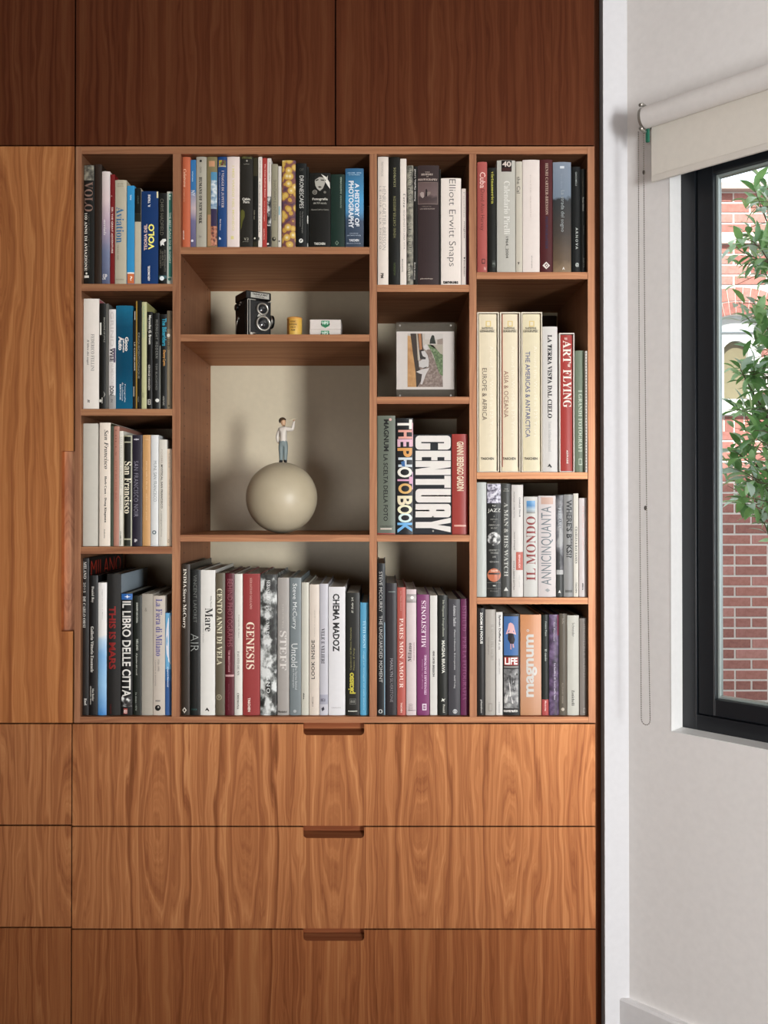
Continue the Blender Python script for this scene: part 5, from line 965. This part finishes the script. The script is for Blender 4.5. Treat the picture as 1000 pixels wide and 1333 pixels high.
fg = bpy.data.objects.new('figure', mm); COL.objects.link(fg); fg.parent = st
# hair cap, ear, eyes, nose, mouth, paper plane
hc = MB(); cxh = q7(380, 250, 0)
bmh = bmesh.new(); bmesh.ops.create_uvsphere(bmh, u_segments=24, v_segments=16, radius=1)
rr = 84 * pxk / 16.65
bmesh.ops.delete(bmh, geom=[v for v in bmh.verts if v.co.z < -.15 - .55 * (-v.co.x * .9 + v.co.y * .5)], context='VERTS')
hc.bm(bmh, 0, True, lambda p: cxh + Vector((p.x * rr * .98, p.y * rr * 1.02, p.z * rr * .95)))
part('hair', hc, paint('4a3722', .7), fg)
rr = 8 * pxk / 16.65
part('eyes', MB().sphere(q7(415, 268, -.0052), rr, 6).sphere(q7(450, 268, -.0030), rr, 6), paint('1c1410', .4), fg)
part('nose', MB().sphere(q7(441, 288, -.0050), rr * 1.3, 6), mats[3], fg)
part('mouth', MB().sphere(q7(430, 322, -.0046), rr * 1.1, 6, sc_=(1.6, .6, .4)), paint('9c5a4c', .5), fg)
part('ear', MB().sphere(q7(350, 285, -.0042), rr * 2.0, 8, sc_=(.6, .6, 1.1)), mats[3], fg)
fgr = MB()
for i in range(4): a_ = q7(622 + 9 * i, 240, -.003 - .0006 * (i % 2)); fgr.tube([a_, a_ + Vector((.0003 * (i - 1), -.0006, .0014)), a_ + Vector((.0004 * (i - 1), -.0002, .0022 + .0002 * (i == 1)))], .00042, 6)
a_ = q7(615, 245, -.003); fgr.tube([a_, a_ + Vector((-.001, -.0006, .0009)), a_ + Vector((-.0012, -.0004, .0018))], .00045, 6)
part('fingers', fgr, mats[3], fg)
a_, b_2, c_2, d_2, e_2 = q7(540, 222, -.003), q7(720, 188, -.003), q7(600, 196, -.008), q7(600, 196, .002), q7(600, 236, -.003)
pl = MB(); pl.add([a_, b_2, c_2, d_2, e_2, a_ + Vector((0, -.006, .001)), a_ + Vector((0, .006, .001))], [(1, 5, 0), (1, 0, 6), (1, 4, 0)]); 
o_ = part('paper_plane', pl, paint('d8ccb0', .6), fg); so = o_.modifiers.new('thick', 'SOLIDIFY'); so.thickness = .0005

# ---------------------------------------------------------------- roller blind with bead chain
ro = .045
sT0, zT0 = PW(838, 139, ro); sT1, zT1 = PW(846, 166, ro)
zcen = (PW(842, 139, ro)[1] + PW(842, 166.5, ro)[1]) / 2; rt = (PW(842, 139, ro)[1] - PW(842, 166.5, ro)[1]) / 2
sb = PW(840, 152, ro)[0]
bl = thing('roller_blind', 'white roller blind pulled partly down over the window, on steel brackets', 'blind', W(sb, 0, zcen))
BLW = paint('e4dfdb', .7)
MB().cyl(W(sb, ro, zcen), W(1.38, ro, zcen), rt, n=36).build('tube', BLW, bl)
of = .022
sF, zF = PW(848.5, 235, of); zF = PW(887.5, 226.7, of)[1]
MB().box(sF, 1.36, of - .0006, of + .0006, zF + .012, zcen, tf=wf).build('fabric', paint('e4ddd2', .8), bl)
MB().box(sF, 1.36, of - .004, of + .004, zF, zF + .016, c=.002, tf=wf).build('hem_bar', paint('ddd6cc', .6), bl)
for s_ in (sb - .004, 1.384):
    bk = MB(); n_ = 32
    for k in range(n_):
        pass
    pts = [W(s_, ro + (rt + .006) * math.cos(a), zcen + (rt + .006) * math.sin(a)) for a in [math.radians(x) for x in range(60, 301, 12)]]
    bk.tube(pts, .0045, 8).cyl(W(s_ - .003, ro, zcen), W(s_ + .003, ro, zcen), rt * .98, n=28).box(s_ - .002, s_ + .002, .0006, ro, zcen - .012, zcen + .012, tf=wf)
    bk.build('bracket', paint('aaa69e', .3, .7), bl)
sc_, zc_ = PW(843.5, 176, ro - .01)
MB().box(sc_ - .0045, sc_ + .004, ro - .014, ro - .006, PW(843, 183, ro)[1], zcen - rt + .001, c=.002, tf=wf).build('clip', paint('1f6a54', .3), bl)
ch = MB(); oc = .05
ztop_ = zcen - rt * .3
A0, A1, B1_, B0 = PW(831.3, 172, oc), PW(835, 935, oc), PW(846.5, 935, oc), PW(838.2, 172, oc)
path = [(A0[0], A0[1])] + [(A0[0] + (A1[0] - A0[0]) * (i / 20) ** 2, A0[1] + (A1[1] - A0[1]) * i / 20) for i in range(1, 21)]
cx_, rz = (A1[0] + B1_[0]) / 2, (B1_[0] - A1[0]) / 2
path += [(cx_ - rz * math.cos(math.radians(a)), A1[1] - rz * 1.2 * math.sin(math.radians(a))) for a in range(15, 180, 15)]
path += [(B1_[0] + (B0[0] - B1_[0]) * (1 - (1 - i / 20) ** 2), B1_[1] + (B0[1] - B1_[1]) * i / 20) for i in range(0, 21)]
step = .0052; acc = 0; pts = [path[0]]
for p0, p1 in zip(path, path[1:]):
    L_ = math.dist(p0, p1); dpos = step - acc
    while dpos <= L_: t_ = dpos / L_; pts.append((p0[0] + (p1[0] - p0[0]) * t_, p0[1] + (p1[1] - p0[1]) * t_)); dpos += step
    acc = L_ - (dpos - step)
ico = bmesh.new(); bmesh.ops.create_icosphere(ico, subdivisions=1, radius=.00165); iv = [v.co.copy() for v in ico.verts]; if_ = [[v.index for v in f.verts] for f in ico.faces]; ico.free()
for s_, z_ in pts: c_ = W(s_, oc, z_); ch.add([v + c_ for v in iv], if_, 0, True)
BEAD = paint('7d756c', .35, .6)
ch.build('bead_chain', BEAD, bl, kind='stuff')
MB().tube([W(s_, oc, z_) for s_, z_ in path], .00055, 5).build('chain_cord', BEAD, bl)
for px_, py_ in ((838.3, 224), (840.2, 661)):
    s_, z_ = PW(px_, py_, oc); MB().tube([W(s_, oc, z_ + .005), W(s_, oc, z_ + .002), W(s_, oc, z_ - .003), W(s_, oc, z_ - .006)], [.0012, .003, .003, .0012]).build('chain_joint', paint('3c342c', .4), bl)

# ---------------------------------------------------------------- outside: brick house and shrub
YW = 3.6
random.seed(4)
def wx(px): return P(px, 600, YW).x
def wz(py): return P(960, py, YW).z
hb = thing('brick_house', 'red brick house wall with small arched window across the yard', 'house', (wx(962), YW, 0))
BR = [pic('brick_%d' % i, [(.3, a), (.6, b)], 40, rough=.85) for i, (a, b) in enumerate((('935f56', 'a57068'), ('9c665b', 'ae766c'), ('87564f', '9c685f'), ('a87268', 'b8827a')))]
MORT = paint('e0dad4', .9)
xw0, xw1 = wx(962) - 1.5, wx(962) + 1.7
ztop_w = wz(246)
cxw = wx(963); zsp = wz(417); zap = wz(409.5); zsill = wz(541); zsillt = wz(520)
hwn = abs(wx(996) - wx(963))
Rr = (hwn ** 2 + (zap - zsp) ** 2) / (2 * (zap - zsp)); czr = zap - Rr
ex = wz(374) - zap                                   # depth of the arch ring
bond = wz(318.5), wz(304)
# mortar backing, with the opening left free
bk = MB()
bk.box(xw0, cxw - hwn, YW + .0035, YW + .2, 0, ztop_w).box(cxw + hwn, xw1, YW + .0035, YW + .2, 0, ztop_w).box(cxw - hwn, cxw + hwn, YW + .0035, YW + .2, 0, zsill).box(cxw - hwn, cxw + hwn, YW + .0035, YW + .2, zap + .001, ztop_w)
n_ = 12; arc = [(cxw - hwn + 2 * hwn * i / n_) for i in range(n_ + 1)]
pts = [(x, czr + math.sqrt(Rr * Rr - (x - cxw) ** 2)) for x in arc]
bk.extrude(pts + [(cxw + hwn, zap + .001), (cxw - hwn, zap + .001)], YW + .0035, YW + .2)
bk.build('mortar', MORT, hb)
course = .0678; bl_ = .203; jt_ = .012
nview = 0; far_ = MB(); far_n = 0
meshes = {}
def brick_obj(x0, x1, z0, z1, mi):
    global far_n
    wd, hh = round(x1 - x0, 4), round(z1 - z0, 4)
    inview = x1 > wx(930) and x0 < wx(1012) and z1 > wz(950)
    if not inview: far_.box(x0, x1, YW - .001, YW + .05, z0, z1, random.randrange(4)); return
    key = (wd, hh, mi)
    if key not in meshes:
        o = MB().box(-wd / 2, wd / 2, 0, .05, -hh / 2, hh / 2, c=.002).build('brick', BR[mi]); meshes[key] = o.data
    else:
        o = bpy.data.objects.new('brick', meshes[key]); COL.objects.link(o)
    o.location = Vector(((x0 + x1) / 2, YW - random.uniform(0, .002), (z0 + z1) / 2)) - parent_world(hb); o.parent = hb
ref = wz(655) ; k = 0
def ring_top(x):                                     # lower limit for bricks above the arch
    dx = x - cxw
    return czr + math.sqrt(max(0, (Rr + ex) ** 2 - dx * dx)) if abs(dx) < hwn + .08 else -9
zrow = ref - course * int(ref / course); rows = []
row = 0; off0 = wx(957.5)
while zrow + course < ztop_w + .01:
    z0, z1 = zrow + jt_ / 2, zrow + course - jt_ / 2
    if not (z1 > bond[0] and z0 < bond[1]):
        x = xw0 + 0.0 + ((off0 - xw0) % (bl_ + jt_)) - (bl_ + jt_) + (0 if row % 2 else (bl_ + jt_) / 2)
        while x < xw1:
            parts_ = [(x, x + bl_)]
            if row % 6 == 2: parts_ = [(x, x + (bl_ - jt_) / 2), (x + (bl_ + jt_) / 2, x + bl_)]
            for a, b in parts_:
                a, b = max(a, xw0), min(b, xw1)
                if z1 > zsill - .062 and z0 < zsillt + .0 and z0 < zsill + .2 and b > cxw - hwn - .06 and a < cxw + hwn + .06:      # sill and soldier zone
                    a2 = [(a, min(b, cxw - hwn - .065)), (max(a, cxw + hwn + .065), b)]
                elif z0 < zsp + .02 and z1 > zsillt: a2 = [(a, min(b, cxw - hwn)), (max(a, cxw + hwn), b)]
                elif z0 < zap + ex and z1 > zsp:
                    a2 = [(a, min(b, cxw - hwn - .075)), (max(a, cxw + hwn + .075), b)] if z0 < ring_top(cxw) else [(a, b)]
                else: a2 = [(a, b)]
                for a3, b3 in a2:
                    if b3 - a3 > .02: brick_obj(a3, b3, z0, z1, random.randrange(4))
            x += bl_ + jt_
    zrow += course; row += 1
far_.build('brick_field', BR, hb, kind='stuff')
# soldier bricks under the sill, voussoirs of the arch
x = cxw - hwn - .062
while x < cxw + hwn + .06:
    b_o = MB().box(x, x + .056, YW - .001, YW + .05, zsill - .104, zsill - .004, c=.002).build('brick', BR[random.randrange(4)], hb); x += .066
ang = math.asin((hwn + .07) / (Rr + ex)); nv = 9
for i in range(nv):
    for lay_, (r0, r1) in enumerate(((Rr + .003, Rr + ex * .5 - .004), (Rr + ex * .5 + .004, Rr + ex))):
        sh_ = .5 if lay_ else 0
        t0 = -ang + 2 * ang * (i + .06 + (0 if lay_ == 0 else .0)) / nv; t1 = -ang + 2 * ang * (i + .94) / nv
        o4 = [(cxw + r * math.sin(t), czr + r * math.cos(t)) for r, t in ((r0, t0), (r0, t1), (r1, t1), (r1, t0))]
        MB().extrude(o4, YW - .002, YW + .05).build('brick', BR[(i * 2 + lay_) % 4], hb)
MB().box(xw0, xw1, YW - .03, YW + .05, bond[0], bond[1], c=.003).build('stone_band', paint('cdbfb6', .8), hb)
MB().box(xw0 - .05, xw1 + .05, YW - .06, YW + .22, ztop_w - .02, ztop_w + .025, c=.004).build('coping', paint('b4a49c', .8), hb)
MB().box(cxw - hwn - .06, cxw + hwn + .06, YW - .03, YW + .15, zsill, zsillt, c=.004).build('sill', paint('d8d6d2', .6), hb)
wn = MB(); wi_ = wx(979) - cxw
pts = [(x, czr + math.sqrt(Rr * Rr - (x - cxw) ** 2) - .001) for x in arc]
zg = wz(441.5)
inner = [(cxw - wi_ + 2 * wi_ * i / 10, zg - .045 * (abs(-1 + 2 * i / 10)) ** 2.2) for i in range(11)]
MB().extrude([(cxw - hwn + .001, zsillt + .001), (cxw - wi_, zsillt + .001), inner[0]] + inner[1:] + [(cxw + wi_, zsillt + .001), (cxw + hwn - .001, zsillt + .001)] + pts[::-1], YW + .05, YW + .09).build('window_frame', paint('d3d6d6', .6), hb)
MB().box(cxw - hwn + .001, cxw + hwn - .001, YW + .035, YW + .055, wz(431), wz(428)).build('frame_moulding', paint('a9b0b8', .6), hb)
MB().box(cxw - wi_ - .004, cxw + wi_ + .004, YW + .092, YW + .1, zsillt + .002, zg + .004).build('pane', paint('827b64', .2), hb)
struct('trim_4', MB().box(1.6, 6, 3.2, 9, -.3, -.1), paint('6a6458', .9))
gr = MB().box(-4, 9, .5, 12, -.35, -.3); gro = gr.build('ground', paint('6c6a5c', .95)); gro['kind'] = 'structure'

# shrub beyond the window
sx, sy = P(1025, 500, 1.55).x, 1.6
sh = thing('leafy_shrub', 'green broad-leaved shrub hanging into view outside the window', 'shrub', (sx + .25, sy, -.3))
LF = []
for i, c_ in enumerate((('5a8444', '80a864'), ('70965c', '9cbc84'), ('3f6c34', '5f8a4c'), ('98ae98', 'b4c6b4'))):
    m_ = pic('leaf_%d' % i, [(.35, c_[0]), (.65, c_[1])], 30, rough=.32); b_p = m_.node_tree.nodes['Principled BSDF']
    b_p.inputs['Specular IOR Level'].default_value = .6
    tl = m_.node_tree.nodes.new('ShaderNodeBsdfTranslucent'); mxs = m_.node_tree.nodes.new('ShaderNodeMixShader'); mxs.inputs[0].default_value = .3
    tl.inputs[0].default_value = hx(c_[1]); nt = m_.node_tree
    nt.links.new(b_p.outputs[0], mxs.inputs[1]); nt.links.new(tl.outputs[0], mxs.inputs[2]); nt.links.new(mxs.outputs[0], nt.nodes['Material Output'].inputs[0])
    LF.append(m_)
def leaf_geo(L_, wd):
    rows_ = [(0, .06), (.18, .62), (.42, 1), (.68, .82), (.88, .4), (1, .02)]; vs = []
    for t_, k_ in rows_:
        zc_ = .10 * L_ * math.sin(t_ * 2.6)
        for s_ in (-1, 0, 1): vs.append(Vector((t_ * L_, s_ * k_ * wd / 2, zc_ + (abs(s_) * k_ * wd * .16))))
    fs = [(3 * i + j, 3 * i + j + 1, 3 * i + 4 + j, 3 * i + 3 + j) for i in range(5) for j in range(2)]
    return vs, fs
LG = [leaf_geo(.088, .036), leaf_geo(.072, .030), leaf_geo(.102, .036)]
lm = {}
for gi, (v_, f_) in enumerate(LG):
    for mi in range(4):
        o = MB().add(v_, f_, 0, True).build('leaf', LF[mi], off=None); lm[(gi, mi)] = o.data; bpy.data.objects.remove(o)
stems = MB(); leaves = []
trunk = Vector((sx + .25, sy, -.3))
random.seed(11)
def shoot(a, b, r, nl, lean):
    pts = []; bend = Vector((random.uniform(-.05, .05), random.uniform(-.05, .05), random.uniform(0, .06)))
    for i in range(6): t_ = i / 5; pts.append(a.lerp(b, t_) + bend * math.sin(t_ * 3.14))
    stems.tube(pts, [r * (1 - .7 * i / 5) for i in range(6)], 5)
    for i in range(nl):
        t_ = .15 + .85 * i / max(1, nl - 1); k_ = min(4, int(t_ * 5)); p = pts[k_].lerp(pts[k_ + 1], t_ * 5 - k_)
        d_ = (pts[k_ + 1] - pts[k_]).normalized(); side_ = d_.orthogonal().normalized()
        side_ = Matrix.Rotation(random.uniform(0, 6.28), 3, d_) @ side_
        leaves.append((p, (d_ * random.uniform(.3, .9) + side_ * random.uniform(.5, 1) + Vector((0, 0, lean))).normalized()))
targets = []
# (column, row) of each cluster's tip in the picture, and its depth
for y0, y1, xm_, n_ in ((222, 300, 966, 10), (300, 400, 957, 24), (400, 470, 964, 20), (470, 540, 957, 24), (540, 640, 946, 38), (640, 690, 960, 12)):
    for i in range(n_):
        yy_ = random.uniform(y0, y1)
        xx_ = xm_ + abs(random.gauss(0, 1)) * 38
        if y0 == 222: xx_ = max(xx_, 958 + (300 - yy_) * .18)
        if y0 == 640: xx_ = max(xx_, 955 + (yy_ - 640) * .75)
        targets.append((min(xx_, 1090), yy_))
for x_, y_ in targets:
    dep = 1.25 + random.random() * .7
    b = P(x_, y_, dep)
    core = Vector((sx + random.uniform(.05, .35), sy + random.uniform(-.2, .3), b.z - random.uniform(.02, .28)))
    a = b.lerp(core, min(1, .30 / max(.01, (core - b).length)))
    shoot(a, b, .0035, random.choice((6, 7, 8, 9)), random.uniform(-.2, .35))
    stems.tube([a, a.lerp(core, .5) + Vector((0, 0, .02)), core], [.0035, .005, .007], 5)
for i in range(5):
    a = trunk + Vector((random.uniform(-.05, .05), random.uniform(-.05, .05), 0)); b = Vector((sx + random.uniform(.0, .4), sy + random.uniform(-.2, .3), random.uniform(2.2, 2.8)))
    stems.tube([a, a.lerp(b, .4) + Vector((random.uniform(-.06, .06), random.uniform(-.06, .06), 0)), a.lerp(b, .75), b], [.02, .016, .011, .005], 7)
stems.build('branches', paint('5c4c38', .8), sh)
def vis(p):
    d_ = p - CAM; return 500 + F * d_.x / d_.y
order = sorted(range(len(leaves)), key=lambda i: (not (930 < vis(leaves[i][0]) < 1008), leaves[i][0].y))
rest = MB(); pwv = parent_world(sh)
for n_, i in enumerate(order):
    p, d_ = leaves[i]; gi = random.randrange(3); mi = random.choice((0, 0, 1, 2, 2, 3))
    up = Vector((random.uniform(-.5, .5), random.uniform(-.7, .2), 1)); y_ = up.cross(d_).normalized(); z_ = d_.cross(y_)
    M = Matrix((d_, y_, z_)).transposed().to_4x4(); M.translation = p; sc2 = random.uniform(.75, 1.15)
    if n_ < 290:
        o = bpy.data.objects.new('leaf', lm[(gi, mi)]); COL.objects.link(o); o.parent = sh
        M.translation = p - pwv; o.matrix_local = M @ Matrix.Scale(sc2, 4)
    else:
        v_, f_ = LG[gi]; rest.add([M @ (v * sc2) for v in v_], f_, mi, True)
if rest.v: rest.build('foliage', LF, sh, kind='stuff')
